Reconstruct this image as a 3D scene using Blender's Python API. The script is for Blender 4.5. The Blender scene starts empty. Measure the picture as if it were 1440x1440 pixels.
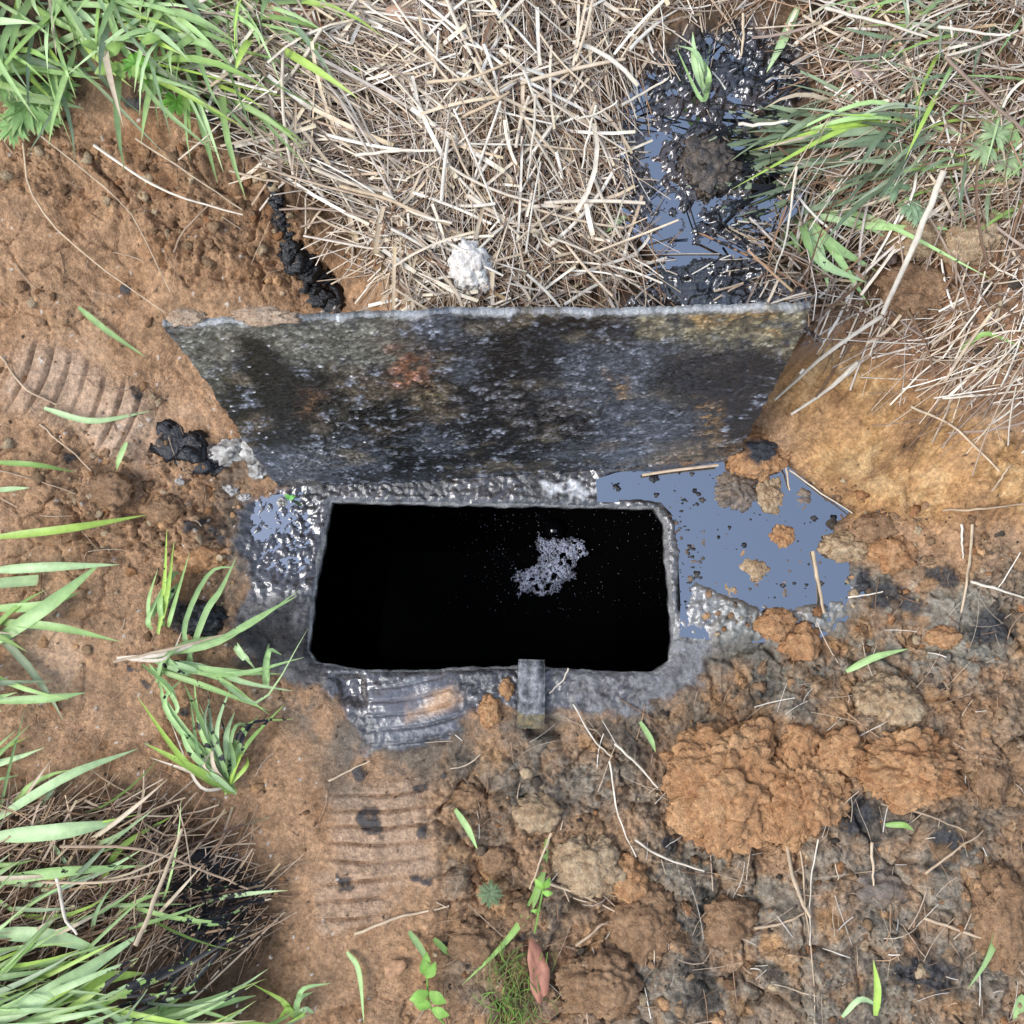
import bpy, math, random
import numpy as np

R = math.radians
random.seed(7)
rng = np.random.default_rng(11)
scene = bpy.context.scene
col = scene.collection

# ------------------------------------------------------------------ camera, sky, sun, exposure
TILT, FPX, DIST = R(7), 1500.0, 1.5
CAM = np.array([0.0, -DIST * math.sin(TILT), DIST * math.cos(TILT)])
cd = bpy.data.cameras.new('camera')
cam = bpy.data.objects.new('camera', cd)
col.objects.link(cam)
cam.location = CAM.tolist()
cam.rotation_euler = (TILT, 0, 0)
cd.sensor_width = 36
cd.lens = 36 * FPX / 1440
cd.clip_start = 0.02
cd.clip_end = 500
scene.camera = cam

SUN_EL, SUN_AZ = 50, 250          # soft sun, high, over the photographer's left shoulder
w = bpy.data.worlds.new('World')
scene.world = w
w.use_nodes = True
nt = w.node_tree
nt.nodes.clear()
out = nt.nodes.new('ShaderNodeOutputWorld')
bg = nt.nodes.new('ShaderNodeBackground')
sky = nt.nodes.new('ShaderNodeTexSky')
sky.sky_type = 'NISHITA'
sky.sun_disc = False
sky.sun_elevation = R(SUN_EL)
sky.sun_rotation = R(SUN_AZ)
tc = nt.nodes.new('ShaderNodeTexCoord')
mp = nt.nodes.new('ShaderNodeMapping')
mp.inputs['Location'].default_value = (8.68, 8.14, 5.12)
cl = nt.nodes.new('ShaderNodeTexNoise')
cl.inputs['Scale'].default_value = 3.2
cl.inputs['Detail'].default_value = 7
cl.inputs['Roughness'].default_value = 0.55
cr = nt.nodes.new('ShaderNodeValToRGB')
cr.color_ramp.elements[0].color = (.06, .06, .06, 1)
cr.color_ramp.elements[0].position = 0.50
cr.color_ramp.elements[1].position = 0.70
mx = nt.nodes.new('ShaderNodeMixRGB')
mx.inputs[2].default_value = (8.6, 8.9, 9.4, 1)
nt.links.new(tc.outputs['Generated'], mp.inputs[0])
nt.links.new(mp.outputs[0], cl.inputs['Vector'])
nt.links.new(cl.outputs['Fac'], cr.inputs[0])
nt.links.new(cr.outputs[0], mx.inputs[0])
nt.links.new(sky.outputs[0], mx.inputs[1])
nt.links.new(mx.outputs[0], bg.inputs[0])
nt.links.new(bg.outputs[0], out.inputs[0])
bg.inputs[1].default_value = 0.15

sd = bpy.data.lights.new('sun', 'SUN')
sd.energy = 1.5
sd.angle = R(28)
sd.color = (1.0, 0.975, 0.94)
sun = bpy.data.objects.new('sun', sd)
col.objects.link(sun)
sun.rotation_euler = (R(90 - SUN_EL), 0, R(180 - SUN_AZ))
scene.view_settings.view_transform = 'Standard'
scene.view_settings.look = 'None'
scene.view_settings.gamma = 1
scene.view_settings.exposure = 0.95
scene.cycles.max_bounces = 4
scene.cycles.diffuse_bounces = 3
scene.cycles.glossy_bounces = 3

# ------------------------------------------------------------------ helpers
ct, st = math.cos(TILT), math.sin(TILT)


def lin(r, g, b, k=1.0):
    f = lambda c: (c / 12.92 if c <= 0.04045 else ((c + 0.055) / 1.055) ** 2.4)
    return np.array([f(r / 255) * k, f(g / 255) * k, f(b / 255) * k])


def ray(px, py):
    d = np.array([(px - 720) / FPX, -(py - 720) / FPX, -1.0])
    return np.array([d[0], d[1] * ct - d[2] * st, d[1] * st + d[2] * ct])


def at(px, py, z):
    r = ray(px, py)
    return CAM + r * ((z - CAM[2]) / r[2])


def proj(X, Y, Z):
    x, y, z = X - CAM[0], Y - CAM[1], Z - CAM[2]
    yc, zc = y * ct + z * st, -y * st + z * ct
    k = FPX / np.maximum(-zc, 1e-3)
    return 720 + x * k, 720 - yc * k


def h32(ix, iy, seed):
    h = (ix.astype(np.int64) * 374761393 + iy.astype(np.int64) * 668265263 + seed * 1442695041) & 0xFFFFFFFF
    h = ((h ^ (h >> 13)) * 1274126177) & 0xFFFFFFFF
    return ((h ^ (h >> 16)) & 0xFFFFFF) / float(0x1000000)


def pn(x, y, seed):
    ix, iy = np.floor(x), np.floor(y)
    fx, fy = x - ix, y - iy
    ux, uy = fx * fx * fx * (fx * (fx * 6 - 15) + 10), fy * fy * fy * (fy * (fy * 6 - 15) + 10)

    def g(a, b):
        t = h32(ix + a, iy + b, seed) * 6.2831853
        return np.cos(t) * (fx - a) + np.sin(t) * (fy - b)
    a = g(0, 0) + (g(1, 0) - g(0, 0)) * ux
    b = g(0, 1) + (g(1, 1) - g(0, 1)) * ux
    return (a + (b - a) * uy) * 1.5


def fbm(x, y, f, o, seed, gain=0.5):
    s, a, n = 0, 1.0, 0
    for i in range(o):
        s = s + a * pn(x * f + 17.3 * i, y * f - 9.1 * i, seed + i)
        n += a
        a *= gain
        f *= 2.03
    return s / n


def worley(x, y, f, seed):
    x, y = x * f, y * f
    ix, iy = np.floor(x), np.floor(y)
    f1 = np.full(x.shape, 9.0)
    f2 = np.full(x.shape, 9.0)
    rid = np.zeros(x.shape)
    for a in (-1, 0, 1):
        for b in (-1, 0, 1):
            cx, cy = ix + a, iy + b
            dx = cx + h32(cx, cy, seed) - x
            dy = cy + h32(cx, cy, seed + 5) - y
            d = dx * dx + dy * dy
            r = h32(cx, cy, seed + 9)
            n = d < f1
            f2 = np.where(n, f1, np.minimum(f2, d))
            rid = np.where(n, r, rid)
            f1 = np.where(n, d, f1)
    return np.sqrt(f1), np.sqrt(f2), rid


def sstep(a, b, x):
    t = np.clip((x - a) / (b - a), 0, 1)
    return t * t * (3 - 2 * t)


def sdf(X, Y, poly):
    """signed distance to polygon, negative inside"""
    P = np.asarray(poly, float)
    d = np.full(X.shape, 1e18)
    ins = np.zeros(X.shape, bool)
    n = len(P)
    for i in range(n):
        ax, ay = P[i]
        bx, by = P[(i + 1) % n]
        ex, ey = bx - ax, by - ay
        t = np.clip(((X - ax) * ex + (Y - ay) * ey) / (ex * ex + ey * ey + 1e-12), 0, 1)
        d = np.minimum(d, (X - ax - t * ex) ** 2 + (Y - ay - t * ey) ** 2)
        c = ((ay <= Y) & (by > Y)) | ((by <= Y) & (ay > Y))
        ins ^= c & (X < ax + (Y - ay) / (ey if abs(ey) > 1e-12 else 1e-12) * ex)
    return np.where(ins, -1, 1) * np.sqrt(d)


def tag(o, label=None, cat=None, group=None, kind=None):
    if label: o['label'] = label
    if cat: o['category'] = cat
    if group: o['group'] = group
    if kind: o['kind'] = kind
    return o


def mesh_obj(name, V, F, mat, parent=None, colr=None, rough=None, smooth=True):
    me = bpy.data.meshes.new(name)
    V = np.asarray(V, np.float32)
    if isinstance(F, np.ndarray):
        n, k = F.shape
        me.vertices.add(len(V))
        me.vertices.foreach_set('co', V.ravel())
        me.loops.add(n * k)
        me.loops.foreach_set('vertex_index', F.astype(np.int32).ravel())
        me.polygons.add(n)
        me.polygons.foreach_set('loop_start', np.arange(0, n * k, k, dtype=np.int32))
        me.update(calc_edges=True)
        me.validate()
    else:
        me.from_pydata(V.tolist(), [], F)
        me.update()
    if smooth:
        me.polygons.foreach_set('use_smooth', np.ones(len(me.polygons), bool))
    if colr is not None:
        colr = np.asarray(colr)
        c = np.zeros((len(V), 4), np.float32)
        c[:, :colr.shape[1]] = colr
        a = me.attributes.new('col', 'FLOAT_COLOR', 'POINT')
        a.data.foreach_set('color', c.ravel())
    if rough is not None:
        a = me.attributes.new('rough', 'FLOAT', 'POINT')
        a.data.foreach_set('value', np.asarray(rough, np.float32))
    me.materials.append(mat)
    o = bpy.data.objects.new(name, me)
    col.objects.link(o)
    if parent: o.parent = parent
    return o


def empty(name, loc=(0, 0, 0)):
    o = bpy.data.objects.new(name, None)
    o.empty_display_size = 0.05
    col.objects.link(o)
    o.location = [float(v) for v in loc]
    return o


def keep(o, p):
    """parent while the mesh stays where it was built in world space"""
    o.parent = p
    o.location = -p.location
    return o


def material(name, base=None, rough=0.8, attr=True, rattr=False, bump=(300, 0.3, 0.001), vary=0.18, vscale=180,
             ior=1.45, transl=0.0, spec=0.5, wetb=0.12, crackle=0, splash=False):
    m = bpy.data.materials.new(name)
    m.use_nodes = True
    t = m.node_tree
    p = t.nodes['Principled BSDF']
    p.inputs['IOR'].default_value = ior
    p.inputs['Specular IOR Level'].default_value = spec
    p.inputs['Roughness'].default_value = rough
    tcn = t.nodes.new('ShaderNodeTexCoord')
    src = None
    if attr:
        a = t.nodes.new('ShaderNodeAttribute')
        a.attribute_name = 'col'
        src = a.outputs['Color']
    else:
        c = t.nodes.new('ShaderNodeRGB')
        c.outputs[0].default_value = (*base, 1)
        src = c.outputs[0]
    if vary:
        n = t.nodes.new('ShaderNodeTexNoise')
        n.inputs['Scale'].default_value = vscale
        n.inputs['Detail'].default_value = 2
        n.inputs['Roughness'].default_value = 0.7
        mr = t.nodes.new('ShaderNodeMapRange')
        mr.inputs['From Min'].default_value = 0.3
        mr.inputs['From Max'].default_value = 0.7
        mr.inputs['To Min'].default_value = 1 - vary
        mr.inputs['To Max'].default_value = 1 + vary
        mu = t.nodes.new('ShaderNodeVectorMath')
        mu.operation = 'SCALE'
        t.links.new(tcn.outputs['Object'], n.inputs['Vector'])
        t.links.new(n.outputs['Fac'], mr.inputs['Value'])
        t.links.new(src, mu.inputs[0])
        t.links.new(mr.outputs[0], mu.inputs['Scale'])
        src = mu.outputs[0]
    if splash:
        n = t.nodes.new('ShaderNodeTexNoise')
        n.inputs['Scale'].default_value = 70
        n.inputs['Detail'].default_value = 3
        sub = t.nodes.new('ShaderNodeMath')
        sub.operation = 'ADD'
        st_ = t.nodes.new('ShaderNodeMapRange')
        st_.inputs['From Min'].default_value = 0.96
        st_.inputs['From Max'].default_value = 1.0
        mxr = t.nodes.new('ShaderNodeMixRGB')
        mxr.inputs[2].default_value = (.006, .006, .008, 1)
        t.links.new(tcn.outputs['Object'], n.inputs['Vector'])
        t.links.new(n.outputs['Fac'], sub.inputs[0])
        t.links.new(a.outputs['Alpha'], sub.inputs[1])
        t.links.new(sub.outputs[0], st_.inputs['Value'])
        t.links.new(st_.outputs[0], mxr.inputs[0])
        t.links.new(src, mxr.inputs[1])
        src = mxr.outputs[0]
    t.links.new(src, p.inputs['Base Color'])
    if rattr:
        a = t.nodes.new('ShaderNodeAttribute')
        a.attribute_name = 'rough'
        t.links.new(a.outputs['Fac'], p.inputs['Roughness'])
        sm = t.nodes.new('ShaderNodeMapRange')
        sm.inputs['From Min'].default_value = 0.65
        sm.inputs['From Max'].default_value = 0.3
        sm.inputs['To Min'].default_value = 0.12
        sm.inputs['To Max'].default_value = 0.9
        t.links.new(a.outputs['Fac'], sm.inputs['Value'])
        t.links.new(sm.outputs[0], p.inputs['Specular IOR Level'])
    if bump:
        n = t.nodes.new('ShaderNodeTexNoise')
        n.inputs['Scale'].default_value = bump[0]
        n.inputs['Detail'].default_value = 3
        n.inputs['Roughness'].default_value = 0.65
        b = t.nodes.new('ShaderNodeBump')
        b.inputs['Strength'].default_value = bump[1]
        b.inputs['Distance'].default_value = bump[2]
        t.links.new(tcn.outputs['Object'], n.inputs['Vector'])
        hsrc = n.outputs['Fac']
        if crackle:
            for k_, (sc_, wt) in enumerate(((crackle * 1.3, 1.1),)):
                vo = t.nodes.new('ShaderNodeTexVoronoi')
                vo.inputs['Scale'].default_value = sc_
                wv = t.nodes.new('ShaderNodeVectorMath')
                wv.operation = 'SCALE'
                wv.inputs['Scale'].default_value = .012 / (k_ + 1)
                av = t.nodes.new('ShaderNodeVectorMath')
                t.links.new(n.outputs['Color'], wv.inputs[0])
                t.links.new(tcn.outputs['Object'], av.inputs[0])
                t.links.new(wv.outputs[0], av.inputs[1])
                t.links.new(av.outputs[0], vo.inputs['Vector'])
                ma = t.nodes.new('ShaderNodeMath')
                ma.operation = 'MULTIPLY_ADD'
                ma.inputs[1].default_value = -wt
                t.links.new(vo.outputs['Distance'], ma.inputs[0])
                t.links.new(hsrc, ma.inputs[2])
                hsrc = ma.outputs[0]
        t.links.new(hsrc, b.inputs['Height'])
        t.links.new(b.outputs[0], p.inputs['Normal'])
        if rattr:
            bm_ = t.nodes.new('ShaderNodeMapRange')
            bm_.inputs['From Min'].default_value = 0.2
            bm_.inputs['From Max'].default_value = 0.7
            bm_.inputs['To Min'].default_value = bump[1] * wetb
            bm_.inputs['To Max'].default_value = bump[1]
            t.links.new(a.outputs['Fac'], bm_.inputs['Value'])
            t.links.new(bm_.outputs[0], b.inputs['Strength'])
    if transl:
        tr = t.nodes.new('ShaderNodeBsdfTranslucent')
        ms = t.nodes.new('ShaderNodeMixShader')
        ms.inputs[0].default_value = transl
        t.links.new(src, tr.inputs[0])
        t.links.new(p.outputs[0], ms.inputs[1])
        t.links.new(tr.outputs[0], ms.inputs[2])
        t.links.new(ms.outputs[0], t.nodes['Material Output'].inputs[0])
    return m


M_ground = material('soil', rattr=True, bump=(300, 0.85, 0.0035), vary=0.30, vscale=210, ior=1.62, crackle=105)
M_clod = material('clay_clod', rough=0.92, bump=(300, 0.9, 0.004), vary=0.28, vscale=150, spec=0.2, crackle=95)
M_tarclod = material('tarred_clod', rough=0.3, bump=(260, 0.8, 0.003), vary=0.3, vscale=150, spec=0.6)
M_straw = material('straw', rough=0.62, bump=(700, 0.3, 0.0004), vary=0.2, vscale=60, spec=0.35, splash=True)
M_grass = material('grass_blade', rough=0.42, bump=(900, 0.15, 0.0003), vary=0.14, vscale=70, transl=0.22, spec=0.5, splash=True)
M_leaf = material('leaf', splash=True, rough=0.55, bump=(500, 0.3, 0.0006), vary=0.15, vscale=120, transl=0.2)
M_lid = material('tarred_steel', rattr=True, bump=(420, 0.75, 0.003), vary=0.35, vscale=300, ior=1.5, wetb=0.75)
M_sludge = material('oily_sludge_water', base=(0.006, 0.006, 0.007), rough=0.02, attr=False, bump=(26, 0.06, 0.002), vary=0, ior=5.0)
M_tankliq = material('black_tank_liquid', base=(0.002, 0.002, 0.002), rough=0.06, attr=False, bump=None, vary=0, ior=1.045)
M_skyglint = material('painted_sky_glint', rough=0.2, bump=(260, 0.5, 0.0015), vary=0.3, vscale=260, ior=1.7)  # pale colour painted as sky reflection and bubble glints
M_bub = material('black_bubble', base=(0.003, 0.003, 0.004), rough=0.08, attr=False, bump=None, vary=0, ior=1.5)
M_steel = material('muddy_steel', rough=0.5, bump=(260, 0.9, 0.003), vary=0.35, vscale=170, spec=0.6)
M_dark = material('tank_wall', base=(0.012, 0.012, 0.012), rough=0.9, attr=False, bump=(60, 0.5, 0.004), vary=0.3)
M_white = material('white_stone', rough=0.85, bump=(240, 0.9, 0.003), vary=0.25, vscale=120, spec=0.25)

# ------------------------------------------------------------------ terrain
CTRL = [(430, 700, 0), (950, 700, 0), (430, 950, 0), (950, 950, 0), (690, 1010, 0), (390, 830, 0), (700, 690, 0),
        (1050, 760, 0), (1150, 830, 0), (960, 800, 0), (1000, 680, 0),
        (150, 560, .03), (250, 700, .008), (50, 800, .02), (100, 950, .02), (0, 500, .05), (250, 560, .012), (330, 620, 0),
        (100, 300, .10), (250, 350, .11), (400, 370, .09), (480, 410, .07), (60, 200, .18), (250, 190, .21), (400, 230, .2),
        (330, 300, .14), (0, 50, .23), (200, 50, .25), (400, 50, .26), (180, 420, .06), (20, 330, .1),
        (700, 100, .27), (700, 400, .24), (560, 330, .22), (900, 400, .23), (1000, 200, .245), (1000, 50, .26),
        (1300, 100, .28), (1440, 0, .29), (700, -100, .28), (1130, 440, .21), (1100, 560, .10), (1130, 640, .02),
        (1200, 600, .12), (1300, 520, .2), (1440, 450, .24), (1440, 650, .14), (1250, 700, .05), (1440, 770, .08),
        (1200, 850, .012), (1440, 900, .05), (1200, 1100, .035), (1000, 1100, .02), (1440, 1200, .05), (1200, 1440, .05),
        (800, 1440, .045), (600, 1250, .025), (300, 1100, .03), (100, 1200, .06), (0, 1440, .1), (300, 1440, .07),
        (450, 1200, .02), (0, 1050, .04)]
CP = np.array([at(*c) for c in CTRL] + [np.array(v) for v in ((-3, 0, .2), (3, 0, .2), (0, 3, .28), (0, -3, .1),
               (-3, 3, .25), (3, 3, .28), (3, -3, .1), (-3, -3, .15))])
HOLE_PX = [(463, 704), (600, 706), (760, 708), (880, 712), (924, 713), (938, 738), (941, 800), (949, 880), (945, 930),
           (925, 947), (840, 946), (770, 941), (700, 941), (560, 946), (500, 943), (440, 933), (430, 915), (436, 850), (446, 790)]
HOLE = [tuple(at(x, y, 0)[:2]) for x, y in HOLE_PX]
LB0, LB1 = at(392, 686, -0.004), at(1034, 650, -0.004)
LT0, LT1 = at(230, 456, 0.48), at(1141, 432, 0.484)

S = 0.0022
fx = np.arange(-0.92, 0.9201, S)
fy = np.arange(-0.72, 0.9401, S)
gr = np.cumsum(0.004 * 1.28 ** np.arange(34))
gr = gr[gr < 60]
gx = np.concatenate([fx[0] - gr[::-1], fx, fx[-1] + gr])
gy = np.concatenate([fy[0] - gr[::-1], fy, fy[-1] + gr])
X, Y = np.meshgrid(gx, gy)
NX, NY = len(gx), len(gy)


def base_height(X, Y):
    num = np.zeros(X.shape)
    den = np.zeros(X.shape)
    for cx, cy, cz in CP:
        wgt = 1.0 / ((X - cx) ** 2 + (Y - cy) ** 2 + 0.045 ** 2) ** 2
        num += wgt * cz
        den += wgt
    z = num / den
    # the bank starts behind the standing lid
    u = (X - LB0[0]) / (LB1[0] - LB0[0])
    yl = LB0[1] + u * (LB1[1] - LB0[1])
    near = sstep(-0.22, -0.02, u) * (1 - sstep(1.02, 1.12, u))
    rise = sstep(0.015, 0.14, Y - yl)
    z = z * (1 - near * (1 - rise))
    return z


Zb = base_height(X, Y)
PX, PY = proj(X, Y, Zb)
wob = 26 * fbm(X, Y, 9, 4, 101)
wob2 = 26 * fbm(X, Y, 9, 4, 151)
fine1, fine2 = 13 * fbm(X, Y, 55, 3, 171), 13 * fbm(X, Y, 55, 3, 181)
QX, QY = PX + wob + fine1, PY + wob2 + fine2


def zone(poly, soft, X_=None, Y_=None):
    X_, Y_ = (QX if X_ is None else X_), (QY if Y_ is None else Y_)
    P = np.array(poly)
    box = (X_ > P[:, 0].min() - soft) & (X_ < P[:, 0].max() + soft) & (Y_ > P[:, 1].min() - soft) & (Y_ < P[:, 1].max() + soft)
    o = np.zeros(X_.shape)
    o[box] = 1 - sstep(-soft, soft, sdf(X_[box], Y_[box], poly))
    return o


Z_rim = zone([(345, 700), (400, 690), (480, 660), (880, 655), (980, 690), (1010, 760), (1010, 860), (985, 960), (900, 1010), (780, 1000),
              (690, 980), (655, 1000), (640, 1045), (515, 1060), (480, 985), (415, 965), (345, 930), (330, 880), (350, 820), (330, 760)], 8)
Z_slud = zone([(880, 110), (985, 30), (1060, 20), (1130, 70), (1145, 140), (1060, 190), (1130, 240), (1110, 300), (1065, 330),
               (1065, 390), (1130, 425), (1130, 520), (860, 520), (880, 425), (925, 370), (880, 320), (855, 240), (865, 150)], 14)
Z_crumb = zone([(985, 870), (1190, 800), (1440, 770), (1700, 760), (1700, 1700), (640, 1700), (640, 1330), (590, 1160), (640, 1060), (930, 1010)], 30)
Z_grey = zone([(1000, 880), (1200, 790), (1400, 810), (1440, 900), (1440, 960), (1200, 960), (1160, 1000), (1000, 1010), (930, 990)], 30)
Z_grey = np.maximum(Z_grey, zone([(900, 1180), (1180, 1150), (1400, 1160), (1440, 1440), (1000, 1500), (860, 1440)], 50) * 0.75)
Z_grey = np.maximum(Z_grey, zone([(640, 1010), (930, 1000), (900, 1150), (740, 1160), (640, 1080)], 30) * 0.7)
Z_yel = zone([(1075, 520), (1140, 470), (1230, 500), (1330, 570), (1440, 620), (1700, 640), (1700, 740), (1230, 730), (1120, 640)], 22)
Z_humus = zone([(150, -200), (1800, -200), (1800, 300), (1260, 290), (1240, 440), (1140, 440), (1100, 520), (640, 520), (560, 400), (460, 330), (350, 240), (250, 150), (0, 140), (-300, 100), (-300, -200)], 26)
Z_rbank = zone([(1250, 300), (1900, 290), (1900, 560), (1440, 600), (1300, 540), (1150, 470), (1240, 440)], 26)
Z_ll = zone([(-300, 1120), (120, 1100), (250, 1120), (390, 1230), (400, 1330), (340, 1500), (-300, 1800)], 24)
Z_midcr = zone([(90, 590), (250, 610), (340, 700), (330, 860), (240, 800), (110, 790), (60, 700)], 30)
Z_bankcr = zone([(-100, 170), (130, 180), (330, 200), (480, 330), (420, 420), (250, 400), (150, 280), (-100, 260)], 26)
Z_pud = zone([(955, 860), (952, 790), (948, 730), (928, 708), (846, 704), (850, 668), (930, 656), (1000, 648), (1060, 645), (1115, 650), (1215, 712), (1185, 735), (1200, 800), (1195, 838), (1120, 850),
              (1060, 855), (1010, 835), (975, 815), (968, 858)], 9, PX + wob * .5, PY + wob2 * .5)
Z_pudsoft = zone([(940, 700), (1180, 700), (1210, 850), (1140, 900), (1020, 900), (950, 880)], 22)

# level ground round the opening, a basin for the puddle, a level shelf for the upper sludge
hs = sdf(X, Y, HOLE)
flat = 1 - sstep(0.02, 0.10, hs)
Z = Zb * (1 - flat)
ZP = 0.004
pb = zone([(835, 650), (1120, 630), (1230, 700), (1230, 880), (1000, 900), (920, 860)], 30, PX, PY)
Z = Z * (1 - pb) + (ZP + 0.004) * pb
Z = Z * (1 - Z_pud) + (ZP - 0.006) * Z_pud
ZS = float(np.mean(Zb[(Z_slud > .9) & (PY < 380)]))
zsl = np.clip(Zb, ZS - 0.012, ZS + 0.02)
Z = Z * (1 - Z_slud) + (zsl * 0.12 + ZS * 0.88 - 0.0018 + .016 * sstep(365, 405, PY)) * Z_slud

n8 = fbm(X, Y, 7, 4, 1)
n30 = fbm(X, Y, 30, 4, 21)
n90 = fbm(X, Y, 95, 3, 41)
w14, w14b, r14 = worley(X + .02 * n30, Y + .02 * n8, 15, 61)
w34, w34b, r34 = worley(X + .008 * n30, Y + .008 * n90, 34, 71)
w80, w80b, r80 = worley(X + .003 * n90, Y, 80, 81)
w160, w160b, r160 = worley(X, Y, 165, 91)
ridge = 1 - np.clip(np.abs(pn(X * 70 + 2 * n30, Y * 70 + 2 * n8, 191)) * 2.2, 0, 1)
ridge2 = 1 - np.clip(np.abs(pn(X * 150 + 2 * n90, Y * 150 - 2 * n30, 193)) * 2.2, 0, 1)
LPZ = zone([(345, 690), (440, 690), (445, 790), (400, 820), (350, 800)], 14)
lump = lambda f, r, k: np.clip(1 - f * f * 1.7, 0, 1) * np.clip((r - k) / (1 - k), 0, 1)

open_ = np.clip(1 - Z_rim - Z_slud, 0, 1)
clay = open_ * (1 - Z_crumb) * (1 - Z_humus * .7)
patch = sstep(-.15, .25, fbm(X, Y, 6, 3, 671))
Dz = clay * (0.010 * n8 + (0.003 + .004 * patch) * n30 + (0.001 + .0018 * patch) * n90 - .0025 * patch * (ridge ** 4))
crack = (1 - sstep(0.0, 0.05, w14b - w14)) * sstep(0.02, 0.3, fbm(X, Y, 5, 2, 140))
Dz -= 0.006 * crack * clay
Dz += clay * 0.004 * lump(w80, r80, .55) * sstep(-.15, .25, fbm(X, Y, 6, 2, 170))
crm = np.clip(Z_crumb + Z_midcr * .75 + Z_bankcr * .8, 0, 1) * open_
calm = 1 - .55 * sstep(-.1, .25, fbm(X, Y, 5, 3, 661)) * Z_crumb
Dz += calm * crm * (0.018 * n8 + 0.016 * lump(w14, r14, .2) + 0.007 * lump(w34, r34, .15) + 0.003 * lump(w80, r80, .1)
             + 0.002 * lump(w160, r160, 0) + 0.013 * n30 + 0.006 * n90 - .005 * ridge ** 3 - .003 * ridge2 ** 2 - 0.008)
Dz -= crm * (0.003 * (1 - sstep(0, .14, w34b - w34)) + 0.012 * (1 - sstep(0, .13, w14b - w14)) * sstep(-.2, .2, n8))
Dz += Z_humus * open_ * (0.014 * n8 + 0.008 * n30 + 0.004 * n90)
Dz += Z_rbank * open_ * (0.010 * n8 + 0.010 * lump(w34, r34, .3) + 0.004 * lump(w80, r80, .2))
Dz += Z_ll * 0.012 * n8
Dz += Z_yel * open_ * (0.011 * fbm(X * .6 + Y, Y * .5 - X, 22, 5, 611, .6) + 0.0045 * lump(w80, r80, .5) + .005 * lump(w34, r34, .5))
rimfade = sstep(0.0, 0.012, hs)
rimd = 0.0025 * n30 - 0.0028 * ridge * sstep(-.3, .3, n30) - 0.0018 * ridge2 + 0.004 * n8 + .0022 * n90 + .0014 * lump(w160, r160, .3) - .0035 * LPZ + .004 * lump(w80, r80, .3) * sstep(800, 850, PY) * (PX < 470)
Dz += Z_rim * (1 - Z_pud) * rimd
Dz += Z_slud * (0.008 * n8 + 0.016 * n30 + 0.005 * n90 + 0.004 * lump(w80, r80, .5) + .006 * ridge ** 3 * sstep(-.2, .2, n30 + n8) + .003 * ridge2 ** 3)
pd = np.clip(Z_pudsoft - 0.0 * Z_pud, 0, 1)
Dz = Dz * (1 - 0.8 * Z_pud) + pd * (0.003 * lump(w80, r80, .35) + 0.003 * lump(w160, r160, .2)) * (1 - 0.75 * Z_pud)

# boot and bucket tooth marks: parallel ribs pressed into the clay
def ribs(cx, cy, ang, wx, wy, period, depth, seed):
    a = R(ang)
    u = (PX - cx) * math.cos(a) + (PY - cy) * math.sin(a)
    v = -(PX - cx) * math.sin(a) + (PY - cy) * math.cos(a)
    m = (1 - sstep(wx * .62, wx, np.abs(u) + wob * .9 + fine1)) * (1 - sstep(wy * .6, wy, np.abs(v) + wob2 * .9 + fine2))
    ph = (u + 9 * fbm(X, Y, 7, 2, seed) + 0.0012 * v * v) / period
    s = ph - np.floor(ph)
    prof = np.minimum(sstep(0, .16, s), 1 - sstep(.86, 1, s)) * (.7 + .3 * s)
    return m, prof * depth * np.clip(1 + 1.2 * fbm(X, Y, 11, 3, seed + 40), .35, 1.3)


RM = np.zeros(X.shape)
for a in ((112, 560, 24, 130, 62, 27, .008, 201), (535, 1165, 86, 85, 92, 23, .011, 202), (582, 1000, 80, 56, 70, 21, .008, 203),
          (490, 1265, 84, 50, 66, 25, .010, 204)):
    m, hgt = ribs(*a)
    RM = np.maximum(RM, m)
    Dz = Dz * (1 - m * .75) + m * (hgt - 0.002)
# dark gap behind the steel tab and gouges beside the tread print
Dz -= 0.02 * zone([(735, 1015), (770, 1010), (800, 1020), (790, 1035), (745, 1036)], 6, PX, PY)
Dz -= 0.014 * zone([(470, 950), (510, 950), (512, 990), (480, 985)], 8, PX, PY)
Z = Z + Dz
edge = np.clip(1 - np.maximum(hs, 0) / 0.008, 0, 1)
Z = Z + (.0015 + .006 * n30) * np.clip(1 - np.abs(hs - .004) / .006, 0, 1) * pb
Z = Z * (1 - edge * .3 * (1 - pb)) - 0.004 * edge ** 2 * (1 - .7 * pb)

# ---- colours (albedo) and roughness
K = 0.80


def mixc(c, col_, m):
    return c * (1 - m[..., None]) + np.asarray(col_) * m[..., None]


n4 = fbm(X, Y, 4, 3, 301)
nA = fbm(X, Y, 14, 4, 311)
nB = fbm(X, Y, 60, 3, 321)
C = np.zeros(X.shape + (3,)) + lin(190, 146, 112, K)
C = mixc(C, lin(150, 108, 76, K), sstep(0, .5, nA) * .75)
C = mixc(C, lin(208, 168, 136, K), sstep(.05, .5, n4 - nB * .5) * .6)
C = mixc(C, lin(150, 118, 92, K), sstep(.1, .5, -nA + .5 * nB) * .6)
C = mixc(C, lin(136, 94, 64, K), Z_bankcr * sstep(-.1, .35, n4 + nA * .5) * .6)
C = mixc(C, lin(196, 146, 98, K), Z_yel * np.clip(.9 + nA, 0, 1))
C = mixc(C, lin(214, 172, 126, K), Z_yel * sstep(.0, .4, nA + nB * .5) * .7)
C = mixc(C, lin(152, 110, 78, K), Z_yel * sstep(.0, .3, fbm(X, Y, 9, 4, 333)) * .8)
C = mixc(C, lin(160, 118, 90, K), Z_rbank * .8)
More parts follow.
